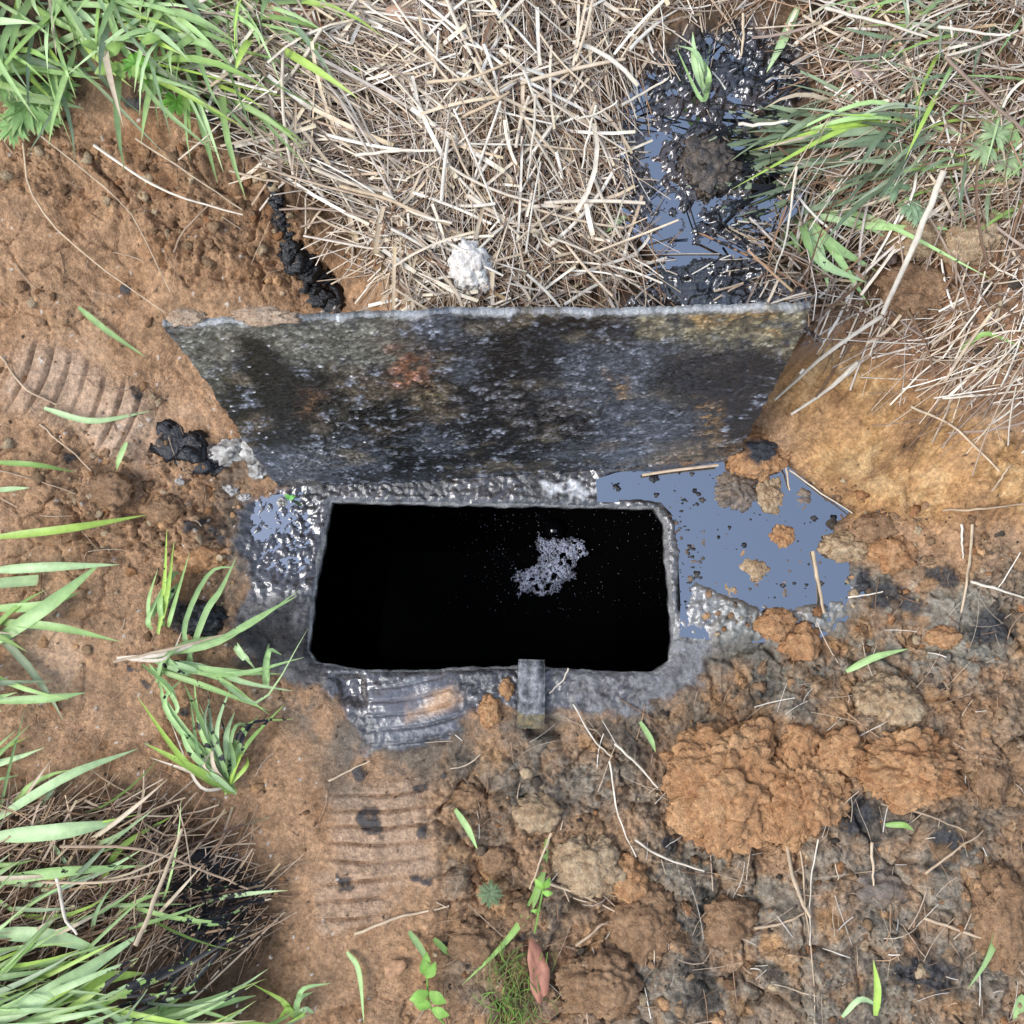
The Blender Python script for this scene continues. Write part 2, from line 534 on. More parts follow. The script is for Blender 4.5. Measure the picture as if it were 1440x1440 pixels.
# crumbly spoil: clod-by-clod colour
cc = np.zeros_like(C) + lin(184, 144, 112, K)
cc = mixc(cc, lin(150, 110, 82, K), sstep(0, .4, nA))
cc = mixc(cc, lin(150, 130, 112, K), sstep(-.2, .3, fbm(X, Y, 11, 4, 347)) * .8)
cc = mixc(cc, lin(206, 154, 106, K), sstep(.78, .9, r34) * .4)
cc = mixc(cc, lin(158, 146, 132, K), Z_grey * sstep(-.3, .2, nA + .4 * (r80 - .5)))
cc = mixc(cc, lin(66, 62, 60, K), Z_grey * sstep(.16, .34, nA * .6 + n4 * .6 + .25 * (r34 - .5)))
cc = mixc(cc, lin(196, 144, 96, K), Z_grey * sstep(.8, .86, r34) * .4)
C = mixc(C, cc, np.clip(Z_crumb, 0, 1) * open_)
C = mixc(C, lin(108, 86, 68, K), Z_humus * np.clip(.85 + nA, 0, 1))
C = mixc(C, lin(82, 64, 50, K), Z_ll * .85)
C = mixc(C, lin(204, 168, 142, K), RM * .6)
# grey slime soaked into the soil round the tank, then the black sludge itself
soak = zone([(300, 660), (420, 640), (1010, 640), (1090, 800), (1200, 870), (1050, 1000), (900, 1060), (700, 1100), (480, 1130), (400, 1010), (300, 960), (290, 780)], 45)
C = mixc(C, lin(116, 106, 96, K), soak * sstep(-.35, .2, nA + .3 * nB) * .8 * (1 - Z_yel))
lpool = LPZ
rc = np.zeros_like(C) + lin(84, 84, 84, K)
rc = mixc(rc, lin(20, 21, 24, K), np.clip(.8 * ridge ** 3 + .7 * ridge2 ** 3, 0, 1))  # black creases against grey, painting the sky's sheen on wet wrinkles
rc = mixc(rc, lin(18, 19, 22, K), .85 * sstep(-.2, .15, nA + .4 * (r80 - .5) + .25 * nB))
rgtgrey = zone([(930, 800), (1030, 780), (1020, 960), (930, 1020), (790, 1010), (800, 950), (940, 940)], 25)
rc = mixc(rc, lin(138, 138, 138, K), rgtgrey * sstep(-.35, .1, nA + nB * .5) * .85)
rc = mixc(rc, lin(14, 14, 16, K), lpool * .9)
C = mixc(C, rc, Z_rim * np.clip(.95 - .2 * RM, 0, 1))
C = mixc(C, lin(88, 94, 104, K), RM * Z_rim * .6)
C = mixc(C, lin(190, 150, 110, K), RM * zone([(560, 985), (650, 960), (655, 990), (570, 1015)], 9, PX, PY) * sstep(-.2, .2, nA))
C = mixc(C, lin(205, 205, 205, K), zone([(760, 680), (850, 675), (855, 700), (770, 700)], 5) * sstep(-.1, .25, nA + nB))
C = mixc(C, lin(20, 20, 24, K), Z_slud * np.clip(.92 + .2 * nA, 0, 1))
C = mixc(C, lin(96, 84, 70, K), zone([(950, 190), (1030, 190), (1040, 260), (1000, 290), (960, 270)], 14) * sstep(-.3, .1, nB + nA) * .9)
C = mixc(C, lin(132, 128, 122, K), Z_pudsoft * (1 - Z_pud) * .8)
C = mixc(C, lin(14, 14, 17, K), Z_pud)
# every crumb has its own tone
C = C * (1 + (.34 * (r160 - .5) + .18 * (r80 - .5) + .35 * nB) * np.clip(open_, .35, 1))[..., None]
C = C * (np.array([.94, 1.0, .97]) * open_[..., None] + (1 - open_[..., None]))
C = np.clip(C, .004, .8)
rough = 0.86 + 0.1 * nA
rough = rough - .32 * clay * sstep(.0, .4, n4 + .3 * nA)

# splashes and streaks of black tar
tar = np.zeros(X.shape)


def streak(pts, wd, dens=.0):
    global tar
    for (ax, ay), (bx, by) in zip(pts[:-1], pts[1:]):
        ex, ey = bx - ax, by - ay
        g = wd * 2 + 14
        k = (QX > min(ax, bx) - g) & (QX < max(ax, bx) + g) & (QY > min(ay, by) - g) & (QY < max(ay, by) + g)
        qx, qy = QX[k], QY[k]
        t = np.clip(((qx - ax) * ex + (qy - ay) * ey) / (ex * ex + ey * ey), 0, 1)
        d = np.hypot(qx - ax - t * ex, qy - ay - t * ey)
        tar[k] = np.maximum(tar[k], (1 - sstep(wd * .6, wd * 1.2, d + 10 * nB[k])))


streak([(385, 265), (400, 320), (415, 365)], 5)
streak([(408, 355), (440, 385), (468, 432)], 11)
streak([(232, 606), (262, 628), (300, 648)], 14)
streak([(180, 935), (215, 958)], 3)
streak([(320, 70), (330, 160)], 8)
for x, y, r in ((181, 406, 7), (215, 403, 6), (188, 556, 7), (266, 868, 24), (240, 850, 14), (262, 1010, 8), (300, 150, 20), (176, 142, 10), (330, 210, 12),
                (590, 1110, 8), (597, 1172, 9), (520, 1150, 14), (510, 1090, 9), (580, 1235, 7), (735, 1315, 9), (100, 640, 10), (285, 745, 14), (310, 755, 10),
                (790, 455, 6), (480, 1240, 9), (300, 1210, 30), (280, 1300, 34), (345, 1255, 22), (200, 1195, 24), (150, 1170, 20), (1215, 830, 22), (1260, 850, 26),
                (1330, 800, 18), (1400, 880, 26), (1200, 1150, 22), (1330, 1180, 20), (1300, 1370, 34), (940, 1190, 14), (620, 1100, 6)):
    streak([(x - r * .4, y), (x + r * .4, y + 1)], r)
tar = np.clip(tar, 0, 1)
tar = tar * sstep(-.8, -.3, nB + nA * .5)
C = mixc(C, lin(22, 22, 26, K), tar * .93)
Z = Z + 0.002 * tar * (1 + nB)
rough = rough * (1 - tar) + .48 * tar
rough = rough * (1 - Z_rim) + Z_rim * np.clip(.27 + .3 * nA + .22 * rgtgrey + .2 * sstep(810, 860, PY) * (PX < 460) - .16 * lpool, .10, .75)
rough = rough * (1 - Z_slud) + Z_slud * np.clip(.10 + .2 * nA, .04, .6)
rough = rough * (1 - pd * .85) + .2 * pd * .85
# little pale chips of lime in the clay
chip = (r160 > .985) & (w160 < .28) & (clay > .5) & (PX < 520)
C[chip] = lin(225, 218, 205, K)
Z[chip] += 0.0015
dpebble = (r160 < .012) & (w160 < .3) & (clay > .5)
C[dpebble] = lin(60, 48, 42, K)

hole_in = sdf(X, Y, HOLE) + 0.0025 * nB + 0.0015 * nA
idx = np.arange(NX * NY).reshape(NY, NX)
F = np.stack([idx[:-1, :-1], idx[:-1, 1:], idx[1:, 1:], idx[1:, :-1]], -1)
cen = (hole_in[:-1, :-1] + hole_in[1:, 1:]) * .5
F = F[cen > 0]
V = np.stack([X, Y, Z], -1).reshape(-1, 3)
used = np.zeros(NX * NY, bool)
used[F.ravel()] = True
remap = np.cumsum(used) - 1
ground = mesh_obj('ground', V[used], remap[F], M_ground, colr=np.clip(C.reshape(-1, 3)[used], .003, 1), rough=np.clip(rough, .05, 1).ravel()[used])
tag(ground, kind='structure')
Zg = Z.copy()
Zg[hole_in < 0] = 0.0


def gz(x, y):
    i = min(max(int(np.searchsorted(gx, x)) - 1, 0), NX - 2)
    j = min(max(int(np.searchsorted(gy, y)) - 1, 0), NY - 2)
    return max(Zg[j, i], Zg[j + 1, i + 1])


def gzv(x, y):
    i = np.clip(np.searchsorted(gx, x) - 1, 0, NX - 2)
    j = np.clip(np.searchsorted(gy, y) - 1, 0, NY - 2)
    return np.maximum(Zg[j, i], Zg[j + 1, i + 1])


def hit(px, py, dz=0.0):
    """where the line of sight meets the soil (dz above it)"""
    r = ray(px, py)
    lo = (0.62 - CAM[2]) / r[2]
    hi = (-0.1 - CAM[2]) / r[2]
    ks = np.linspace(lo, hi, 240)
    xs, ys, zs = CAM[0] + r[0] * ks, CAM[1] + r[1] * ks, CAM[2] + r[2] * ks
    below = np.nonzero(zs <= gzv(xs, ys) + dz)[0]
    k = ks[below[0]] if len(below) else hi
    return CAM + r * k


# ------------------------------------------------------------------ tank under the opening
tank = empty('buried_tank', (-0.03, -0.1, 0))
tag(tank, 'open rectangular tank mouth full of black liquid in the muddy pit', 'tank')
LIQ = -0.40
n = 160
hp = np.array(HOLE)
seg = np.roll(hp, -1, 0) - hp
L = np.hypot(seg[:, 0], seg[:, 1])
cum = np.concatenate([[0], np.cumsum(L)])
ring = []
for s in np.linspace(0, cum[-1], n, endpoint=False):
    i = np.searchsorted(cum, s, 'right') - 1
    ring.append(hp[i] + seg[i] * (s - cum[i]) / L[i])
ring = np.array(ring)
cen2 = ring.mean(0)
rad = ring - cen2
rad /= np.linalg.norm(rad, axis=1)[:, None]
V, F, CC = [], [], []
levels = [(-0.005, .005), (-0.0065, -.0035), (-0.016, -.0045), (-0.026, -.003)]
for k, (z, o) in enumerate(levels):
    for i, p in enumerate(ring):
        q = p + rad[i] * (o + .0012 * math.sin(i * 1.7 + k) + .001 * math.sin(i * .61))
        V.append((q[0], q[1], z))
        g = .16 + .05 * math.sin(i * .9 + k * 2) + .04 * math.sin(i * 2.3)
        CC.append((g, g * .97, g * .93) if k < 2 else (.02, .02, .02))
for k in range(len(levels) - 1):
    for i in range(n):
        j = (i + 1) % n
        F.append((k * n + i, k * n + j, (k + 1) * n + j, (k + 1) * n + i))
keep(mesh_obj('opening_rim', V, F, M_steel, colr=np.array(CC)), tank)
V, F = [], []
BX0, BX1, BY0, BY1 = -0.75, 0.70, -0.62, 0.40
for i, p in enumerate(ring):
    V.append((p[0] + rad[i][0] * -.002, p[1] + rad[i][1] * -.002, -0.0265))
for i, p in enumerate(ring):
    d = rad[i]
    tx = ((BX1 if d[0] > 0 else BX0) - cen2[0]) / d[0] if abs(d[0]) > 1e-6 else 1e9
    ty = ((BY1 if d[1] > 0 else BY0) - cen2[1]) / d[1] if abs(d[1]) > 1e-6 else 1e9
    q = cen2 + d * min(tx, ty)
    V.append((q[0], q[1], -0.03))
for i in range(n):
    j = (i + 1) % n
    F.append((i, j, n + j, n + i))
keep(mesh_obj('roof_plate', V, F, M_dark, smooth=False), tank)
V = [(x, y, z) for z in (-0.032, -0.9) for x, y in ((BX0, BY0), (BX1, BY0), (BX1, BY1), (BX0, BY1))]
F = [(0, 1, 5, 4), (1, 2, 6, 5), (2, 3, 7, 6), (3, 0, 4, 7), (4, 5, 6, 7)]
keep(mesh_obj('tank_shell', V, F, M_dark, smooth=False), tank)
liq = keep(mesh_obj('black_liquid', [(BX0 + .004, BY0 + .004, LIQ), (BX1 - .004, BY0 + .004, LIQ), (BX1 - .004, BY1 - .004, LIQ), (BX0 + .004, BY1 - .004, LIQ)],
                    [(0, 1, 2, 3)], M_tankliq, smooth=False), tank)

# steel tab that catches the lid
tabc = hit(747, 990)
xs, ys, th = 0.0185, 0.047, 0.007
nx_, ny_ = 14, 34
V, F, CC = [], [], []
for j in range(ny_ + 1):
    for i in range(nx_ + 1):
        u, v = i / nx_ * 2 - 1, j / ny_ * 2 - 1
        e = max(abs(u) ** 10, abs(v) ** 14)
        nz = float(fbm(np.array([u * .02]), np.array([v * .05]), 90, 3, 77)[0])
        n2_ = float(fbm(np.array([u * .02 + 3]), np.array([v * .05]), 30, 3, 79)[0])
        V.append((u * xs * (1 + .05 * n2_ - .05 * (v > .9)), v * ys * (1 + .02 * n2_), th * (1 - .7 * e) + .004 * nz + .003 * n2_ - .006 * (v < -.5) * (-.5 - v)))
        g = max(.13 + .22 * nz + .12 * n2_, .012)
        CC.append((g, g * 1.0, g * 1.03) if v > -.6 + .3 * n2_ else (max(.13 + .1 * nz, .02), max(.10 + .06 * nz, .02), .05))
for j in range(ny_):
    for i in range(nx_):
        a = j * (nx_ + 1) + i
        F.append((a, a + 1, a + nx_ + 2, a + nx_ + 1))
b0 = len(V)
V += [(-xs, -ys, -.012), (xs, -ys, -.012), (xs, ys, -.004), (-xs, ys, -.004)]
CC += [(.06, .06, .06)] * 4
tl, tr_, bl, br_ = ny_ * (nx_ + 1), ny_ * (nx_ + 1) + nx_, 0, nx_
F += [(*range(0, nx_ + 1), b0 + 1, b0), (*[ny_ * (nx_ + 1) + i for i in range(nx_, -1, -1)], b0 + 3, b0 + 2),
      (*[j * (nx_ + 1) for j in range(ny_, -1, -1)], b0, b0 + 3), (*[j * (nx_ + 1) + nx_ for j in range(ny_ + 1)], b0 + 2, b0 + 1)]
tab = mesh_obj('catch_tab', V, F, M_steel, colr=np.array(CC))
tab.parent = tank
tp = at(747, 976, 0.012)
tab.location = (tp[0] - tank.location[0], tp[1] - tank.location[1], 0.012)
tab.rotation_euler = (R(1.5), 0, R(-1))
tab['label'] = 'grey muddy steel tab reaching over the near rim'

# sky reflection built as a pale patch, painted glints, and bubbles on the liquid
def dome(mb, c, r, hgt, seg=10, rings=3):
    b = len(mb[0])
    mb[0].append((c[0], c[1], c[2] + hgt))
    for k in range(1, rings + 1):
        a = k / rings * math.pi / 2
        for s in range(seg):
            t = s / seg * 2 * math.pi
            mb[0].append((c[0] + r * math.sin(a) * math.cos(t), c[1] + r * math.sin(a) * math.sin(t), c[2] + hgt * math.cos(a)))
    for s in range(seg):
        mb[1].append((b, b + 1 + s, b + 1 + (s + 1) % seg))
    for k in range(rings - 1):
        for s in range(seg):
            p, q = b + 1 + k * seg + s, b + 1 + k * seg + (s + 1) % seg
            mb[1].append((p, p + seg, q + seg, q))


sky_patch_px = [(758, 756), (770, 764), (785, 765), (800, 760), (812, 770), (817, 782), (806, 790), (800, 800), (805, 813), (792, 815), (780, 826),
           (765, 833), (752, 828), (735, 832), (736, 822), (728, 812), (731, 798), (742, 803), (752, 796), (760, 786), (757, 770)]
rp = np.array([at(x, y, LIQ + .004)[:2] for x, y in sky_patch_px])
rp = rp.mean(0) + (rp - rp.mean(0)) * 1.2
x0, y0 = rp.min(0) - .01
x1, y1 = rp.max(0) + .01
x0, y0, x1, y1 = x0 - .03, y0 - .03, x1 + .03, y1 + .03
ax = np.arange(x0, x1, .0009)
ay = np.arange(y0, y1, .0009)
GX, GY = np.meshgrid(ax, ay)
rc_ = rp.mean(0)
dd = sdf(GX, GY, rp)
ragged = dd + .016 * fbm(GX, GY, 60, 5, 401, .65) + .004 * fbm(GX, GY, 300, 2, 403)
wf1, wf2, wr = worley(GX, GY, 110, 405)
vf1, vf2, vr = worley(GX, GY, 300, 407)
bubble = np.maximum((1 - sstep(.20, .34, wf1)) * (wr > .45), (1 - sstep(.25, .4, vf1)) * (vr > .5))
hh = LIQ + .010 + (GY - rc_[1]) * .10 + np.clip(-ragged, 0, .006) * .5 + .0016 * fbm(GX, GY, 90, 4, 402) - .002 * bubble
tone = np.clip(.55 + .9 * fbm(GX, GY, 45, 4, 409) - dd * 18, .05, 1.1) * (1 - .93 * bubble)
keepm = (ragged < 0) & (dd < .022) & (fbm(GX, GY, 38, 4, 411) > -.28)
ii = np.arange(GX.size).reshape(GX.shape)
FF = np.stack([ii[:-1, :-1], ii[:-1, 1:], ii[1:, 1:], ii[1:, :-1]], -1)[keepm[:-1, :-1] & keepm[1:, 1:] & keepm[1:, :-1] & keepm[:-1, 1:]]
us = np.zeros(GX.size, bool)
us[FF.ravel()] = True
rm = np.cumsum(us) - 1
sky_patch = keep(mesh_obj('sky_reflection_patch', np.stack([GX, GY, hh], -1).reshape(-1, 3)[us], rm[FF], M_skyglint, colr=(tone[..., None] * lin(166, 172, 194)).reshape(-1, 3)[us]), tank)  # pale tilted sheet stands in for sky mirrored in the liquid
sky_patch['label'] = 'pale blue grey bubbly patch painted as the sky reflection on the liquid'
mb = ([], [])
for x, y, r in ((780, 745, 16), (743, 820, 9), (788, 793, 5), (778, 808, 4), (767, 790, 4), (746, 769, 7), (815, 776, 6), (773, 770, 4)):
    p = at(x, y, LIQ)
    dome(mb, p, r * .00125, r * .0011 + (.012 if r < 8 else 0), 14, 4)
for i in range(230):
    x = random.uniform(690, 930) if i < 170 else random.uniform(600, 720)
    y = random.uniform(712, 868)
    p = at(x, y, LIQ)
    r = random.choice((.0012, .0012, .0016, .002, .0028))
    dome(mb, p, r, r * .9, 6, 2)
bb = keep(mesh_obj('bubbles', mb[0], mb[1], M_bub), tank)
bb['kind'] = 'stuff'
mb = ([], [])
for i in range(150):
    x = random.uniform(700, 935) if i < 90 else random.gauss(690, 28)
    y = random.uniform(716, 868)
    dome(mb, at(x, y, LIQ), random.choice((.0007, .0009, .0013)), .0012, 5, 1)
fb = keep(mesh_obj('glint_specks', mb[0], mb[1], M_skyglint, colr=np.tile(lin(84, 88, 104), (len(mb[0]), 1))), tank)  # pale dots painted as the glints on the bubbles
fb['kind'] = 'stuff'

# ------------------------------------------------------------------ lid
nu, nv = 460, 330
U, Vv = np.meshgrid(np.linspace(0, 1, nu), np.linspace(0, 1, nv))
LBm = lambda a, b, u: np.asarray(a)[None, None, :] * (1 - u[..., None]) + np.asarray(b)[None, None, :] * u[..., None]
Pb = LBm(LB0, LB1, U)
Pt = LBm(LT0, LT1, U)
Pl = Pb * (1 - Vv[..., None]) + Pt * Vv[..., None]
nrm = np.cross(LB1 - LB0, LT0 - LB0)
nrm /= np.linalg.norm(nrm)
if nrm[1] > 0: nrm = -nrm
lw, lh = np.linalg.norm(LB1 - LB0), np.linalg.norm(LT0 - LB0)
Xa, Ya = U * lw, Vv * lh
l8, l40, l120 = fbm(Xa, Ya, 9, 4, 501), fbm(Xa, Ya, 40, 4, 511), fbm(Xa, Ya, 130, 3, 521)
lw1, lw1b, lr1 = worley(Xa, Ya, 190, 531)
lw2, lw2b, lr2 = worley(Xa, Ya, 95, 541)
lw3, lw3b, lr3 = worley(Xa, Ya, 260, 543)
LX, LY = proj(Pl[..., 0], Pl[..., 1], Pl[..., 2])
LQX, LQY = LX + 30 * l8 + 12 * l40, LY + 22 * l8 + 12 * l40
dis = .010 * fbm(Xa, Ya, 2.2, 2, 505) + .0012 * l40 + .0011 * l120 + .0018 * lump(lw1, lr1, .5) * .5 + .0012 * lump(lw2, lr2, .5) + .0011 * lump(lw3, lr3, .3)
streaks = fbm(Xa * 3 + Ya, Ya * .6 - Xa, 40, 3, 551)
zl = lambda poly, s: 1 - sstep(-s, s, sdf(LQX, LQY, poly))
LC = np.zeros(Pl.shape) + lin(76, 80, 88, K)
l5 = fbm(Xa, Ya, 5, 4, 507)
LC = mixc(LC, lin(13, 14, 17, K), sstep(-.28, .05, l5 + .35 * l40))
LC = mixc(LC, lin(112, 98, 80, K), sstep(.1, .4, fbm(Xa, Ya, 7, 4, 563)) * .6)
LC = mixc(LC, lin(136, 140, 150, K), sstep(.1, .45, l40 + .5 * l120) * .7)
LC = mixc(LC, lin(124, 112, 92, K), sstep(.12, .5, fbm(Xa, Ya, 12, 3, 561)) * .6)
LC = mixc(LC, lin(130, 128, 116, K), zl([(230, 440), (560, 445), (540, 510), (430, 520), (330, 500), (300, 560), (250, 500)], 22) * np.clip(.8 + streaks, 0, 1) * .9)
blk = zl([(335, 470), (375, 475), (430, 540), (480, 560), (430, 600), (370, 580)], 10)
LC = mixc(LC, lin(14, 14, 17, K), blk)
LC = mixc(LC, lin(14, 15, 18, K), zl([(700, 460), (800, 480), (790, 540), (700, 520)], 18) * .8)
blk2 = zl([(960, 490), (1075, 475), (1080, 540), (1040, 580), (960, 570), (900, 540)], 16)
LC = mixc(LC, lin(16, 17, 21, K), blk2 * .85)
LC = mixc(LC, lin(150, 140, 110, K), zl([(900, 440), (1150, 425), (1110, 495), (1060, 480), (960, 480), (900, 470)], 12) * np.clip(.7 + streaks + l40, 0, 1) * .8)
och = zl([(960, 435), (1090, 432), (1100, 470), (1040, 450), (980, 458)], 8) * sstep(-.2, .2, l40)
LC = mixc(LC, lin(176, 136, 78, K), och * .65)
rust = zl([(535, 485), (590, 495), (600, 545), (560, 550)], 14) * sstep(-.3, .1, l40 + l120 * .4)
LC = mixc(LC, lin(170, 108, 74, K), rust * .6)
for q, s, c in (([(590, 545), (640, 540), (630, 575), (590, 570)], 8, (134, 116, 84)), ([(858, 530), (880, 530), (882, 560), (860, 560)], 6, (150, 112, 50)),
                ([(985, 570), (1030, 580), (1020, 620), (990, 610)], 8, (150, 110, 48)), ([(420, 550), (460, 550), (450, 590), (425, 585)], 8, (110, 80, 55)),
                ([(930, 640), (1020, 610), (1010, 650), (930, 668)], 8, (140, 110, 74)), ([(700, 560), (820, 560), (800, 600), (720, 600)], 18, (104, 98, 96))):
    LC = mixc(LC, lin(*c, K), zl(q, s * 2.2) * sstep(-.3, .3, l40 + l120 * .5) * .7)
spk = ((lr3 > .72) & (lw3 < .42)).astype(float) * sstep(-.3, .3, l40 + .6 * l8)  # bump tops painted paler for the sky glints on the tar
LC = LC * (.55 + 1.0 * lr1 ** 2 + 1.3 * spk + .5 * np.clip(l120, -.6, 1) + .25 * (lr2 - .5))[..., None]
LC = np.clip(LC, .004, .8)
LC = mixc(LC, lin(170, 170, 168, K), sstep(.982, .997, Vv + .012 * l40) * sstep(-.35, .2, l8 + l40) * .85)
LC = mixc(LC, lin(235, 235, 232, K), ((lr1 > .988) & (lw1 < .3)).astype(float) * (LX < 520))
LR = np.clip(.30 + .25 * l8 + .2 * l40 - .12 * blk - .12 * blk2 + .3 * rust, .16, .9)
topr = (.006 * fbm(Xa, Ya * 0, 26, 5, 571, .6) + .006 * fbm(Xa, Ya * 0, 4, 2, 573)) * sstep(.93, 1, Vv)
upv = (LT0 - LB0) / lh
dirx = (LB1 - LB0) / lw
sidej = .005 * fbm(Ya, Xa * 0, 28, 3, 581) * (1 - sstep(0, .05, U)) - .005 * fbm(Ya, Xa * 0, 28, 3, 583) * sstep(.95, 1, U)
FV = Pl + nrm * dis[..., None] + upv * topr[..., None] + dirx * sidej[..., None]
TH = .007
BV = FV - nrm * TH
Nf = nu * nv
idg = np.arange(Nf).reshape(nv, nu)
FF = np.stack([idg[:-1, :-1], idg[:-1, 1:], idg[1:, 1:], idg[1:, :-1]], -1).reshape(-1, 4)
# back uses every 10th column and row, rim strips use full resolution
perim = np.concatenate([idg[0, :], idg[1:, -1], idg[-1, -2::-1], idg[-2:0:-1, 0]])
Vall = [FV.reshape(-1, 3), BV.reshape(-1, 3)[perim]]
npm = len(perim)
kq = np.arange(npm)
FS = np.stack([perim, Nf + kq, Nf + (kq + 1) % npm, np.roll(perim, -1)], -1)
Vall.append((BV.reshape(-1, 3)[perim]).mean(0)[None])
FB = np.stack([np.full(npm, Nf + npm), Nf + (kq + 1) % npm, Nf + kq], -1)
Vl = np.concatenate(Vall)
LCf = np.concatenate([LC.reshape(-1, 3), LC.reshape(-1, 3)[perim], lin(60, 60, 62)[None]])
LRf = np.concatenate([LR.ravel(), LR.ravel()[perim], [.6]])
lidp = (LB0 + LB1) / 2
lid = empty('tank_lid', lidp)
tag(lid, 'black tarred steel lid with rust patches standing upright behind the opening', 'lid')
plate = keep(mesh_obj('plate', Vl, FF.tolist() + FS.tolist() + FB.tolist(), M_lid, colr=LCf, rough=LRf), lid)

# ------------------------------------------------------------------ puddles
def puddle(name, poly_px, z, label):
    pts = [at(x, y, z) for x, y in poly_px]
    o = mesh_obj(name, pts, [tuple(range(len(pts) - 1, -1, -1))], M_sludge, smooth=False)
    return tag(o, label, 'puddle', 'pools of black sludge')


puddle('sludge_puddle', [(865, 665), (1000, 640), (1060, 625), (1115, 632), (1225, 705), (1215, 750), (1235, 850), (1150, 900), (1040, 905), (955, 895),
                         (957, 850), (953, 770), (944, 722), (930, 708), (840, 706), (838, 674)], ZP, 'sky blue reflecting oily puddle right of the opening dotted with clay clods')
puddle('sludge_puddle', [(362, 698), (425, 692), (450, 702), (440, 760), (432, 815), (372, 822), (350, 790), (348, 740)], -.0054, 'small black glossy pool left of the opening')
puddle('sludge_puddle', [(870, 100), (985, 20), (1070, 10), (1150, 70), (1155, 150), (1080, 200), (1140, 240), (1120, 300), (1075, 335), (1075, 400),
                         (900, 400), (930, 360), (870, 320), (850, 240), (860, 150)], ZS - .0005, 'black glossy sludge pool in the straw above the lid')

# ------------------------------------------------------------------ lumps
def ico(sub):
    import bmesh
    bm = bmesh.new()
    bmesh.ops.create_icosphere(bm, subdivisions=sub, radius=1)
    v = np.array([x.co[:] for x in bm.verts])
    f = np.array([[y.index for y in x.verts] for x in bm.faces])
    bm.free()
    return v, f


ICO = {k: ico(k) for k in (2, 3, 4, 5, 6)}


def n3(v, f, seed):
    return (fbm(v[:, 0] + .31 * v[:, 2], v[:, 1] - .27 * v[:, 2], f, 3, seed) + fbm(v[:, 1] + 5 + .2 * v[:, 0], v[:, 2] * 1.1, f, 3, seed + 50)
            + fbm(v[:, 2] - 7, v[:, 0] + .2 * v[:, 1], f, 3, seed + 90)) / 1.7


def w3(v, f, seed):
    a = worley(v[:, 0] + .4 * v[:, 2], v[:, 1] + .3 * v[:, 2], f, seed)
    return lump(a[0], a[2], .1), a[2]


def h3(ix, iy, iz, seed):
    return h32(ix + 57 * iz, iy - 131 * iz, seed)


def w3d(v, f, seed):
    p = v * f
    i0 = np.floor(p)
    f1 = np.full(len(v), 9.0)
    f2 = np.full(len(v), 9.0)
    rid = np.zeros(len(v))
    for a in (-1, 0, 1):
        for b in (-1, 0, 1):
            for c in (-1, 0, 1):
                cx, cy, cz = i0[:, 0] + a, i0[:, 1] + b, i0[:, 2] + c
                d = (cx + h3(cx, cy, cz, seed) - p[:, 0]) ** 2 + (cy + h3(cx, cy, cz, seed + 3) - p[:, 1]) ** 2 + (cz + h3(cx, cy, cz, seed + 6) - p[:, 2]) ** 2
                n_ = d < f1
                f2 = np.where(n_, f1, np.minimum(f2, d))
                rid = np.where(n_, h3(cx, cy, cz, seed + 9), rid)
                f1 = np.where(n_, d, f1)
    return np.sqrt(f1), np.sqrt(f2), rid


def lump_mesh(rx, ry, rz, sub, seed, c1, c2, spot=None, rugged=1.0, grain=1.0):
    v, f = ICO[sub]
    v = v.copy()
    r = 1 + rugged * .34 * n3(v, 1.1, seed) + rugged * .16 * n3(v, 3, seed + 7)
    vw = v + .12 * n3(v, 4, seed + 15)[:, None]
    a1, a2, rid = w3d(vw, 1.7, seed + 3)
    b1, b2, rid5 = w3d(vw, 4.2, seed + 4)
    r = r + rugged * (.22 * (.6 - a1) + .13 * (.6 - b1) + .10 * (rid - .5) + .07 * (rid5 - .5)) + .05 * grain * n3(v, 12, seed + 9)
    r = r - rugged * (.14 * (1 - sstep(0, .16, a2 - a1)) * (rid > .35) + .07 * (1 - sstep(0, .2, b2 - b1)))
    if sub >= 4:
        c1_, c2_, rid9 = w3d(vw, 10, seed + 8)
        r = r + rugged * (.05 * (.6 - c1_) + .03 * (rid9 - .5))
    p = v * r[:, None]
    p[:, 2] = np.where(p[:, 2] < -.35, -.35 + (p[:, 2] + .35) * .3, p[:, 2])
    p = p * np.array([rx, ry, rz])
    m = np.clip(.5 + .9 * n3(v, 2.2, seed + 31) + .5 * (rid5 - .5), 0, 1)
    c = np.array(c1)[None] * (1 - m[:, None]) + np.array(c2)[None] * m[:, None]
    if spot is not None:
        s = sstep(.8, .95, v[:, 2] + .18 * n3(v, 3, seed + 77))
        c = c * (1 - s[:, None]) + np.array(spot)[None] * s[:, None]
    return p, f, c


ORANGE = (lin(212, 166, 122, K), lin(182, 132, 92, K))
ORANGE = tuple(q * np.array([.98, .98, .95]) for q in ORANGE)
TAN = (lin(216, 182, 148, K), lin(180, 142, 110, K))
TAN = tuple(q * np.array([.92, 1.0, .97]) for q in TAN)
GREYB = (lin(140, 120, 100, K), lin(92, 82, 72, K))
DARK = (lin(58, 54, 52, K), lin(30, 30, 32, K))
BLACK = (lin(24, 24, 28, K), lin(12, 12, 14, K))
WHITE = (lin(240, 236, 228), lin(196, 188, 176))
BROWN = (lin(184, 142, 110, K), lin(150, 112, 84, K))
BROWN = tuple(q * np.array([.92, 1.0, .97]) for q in BROWN)


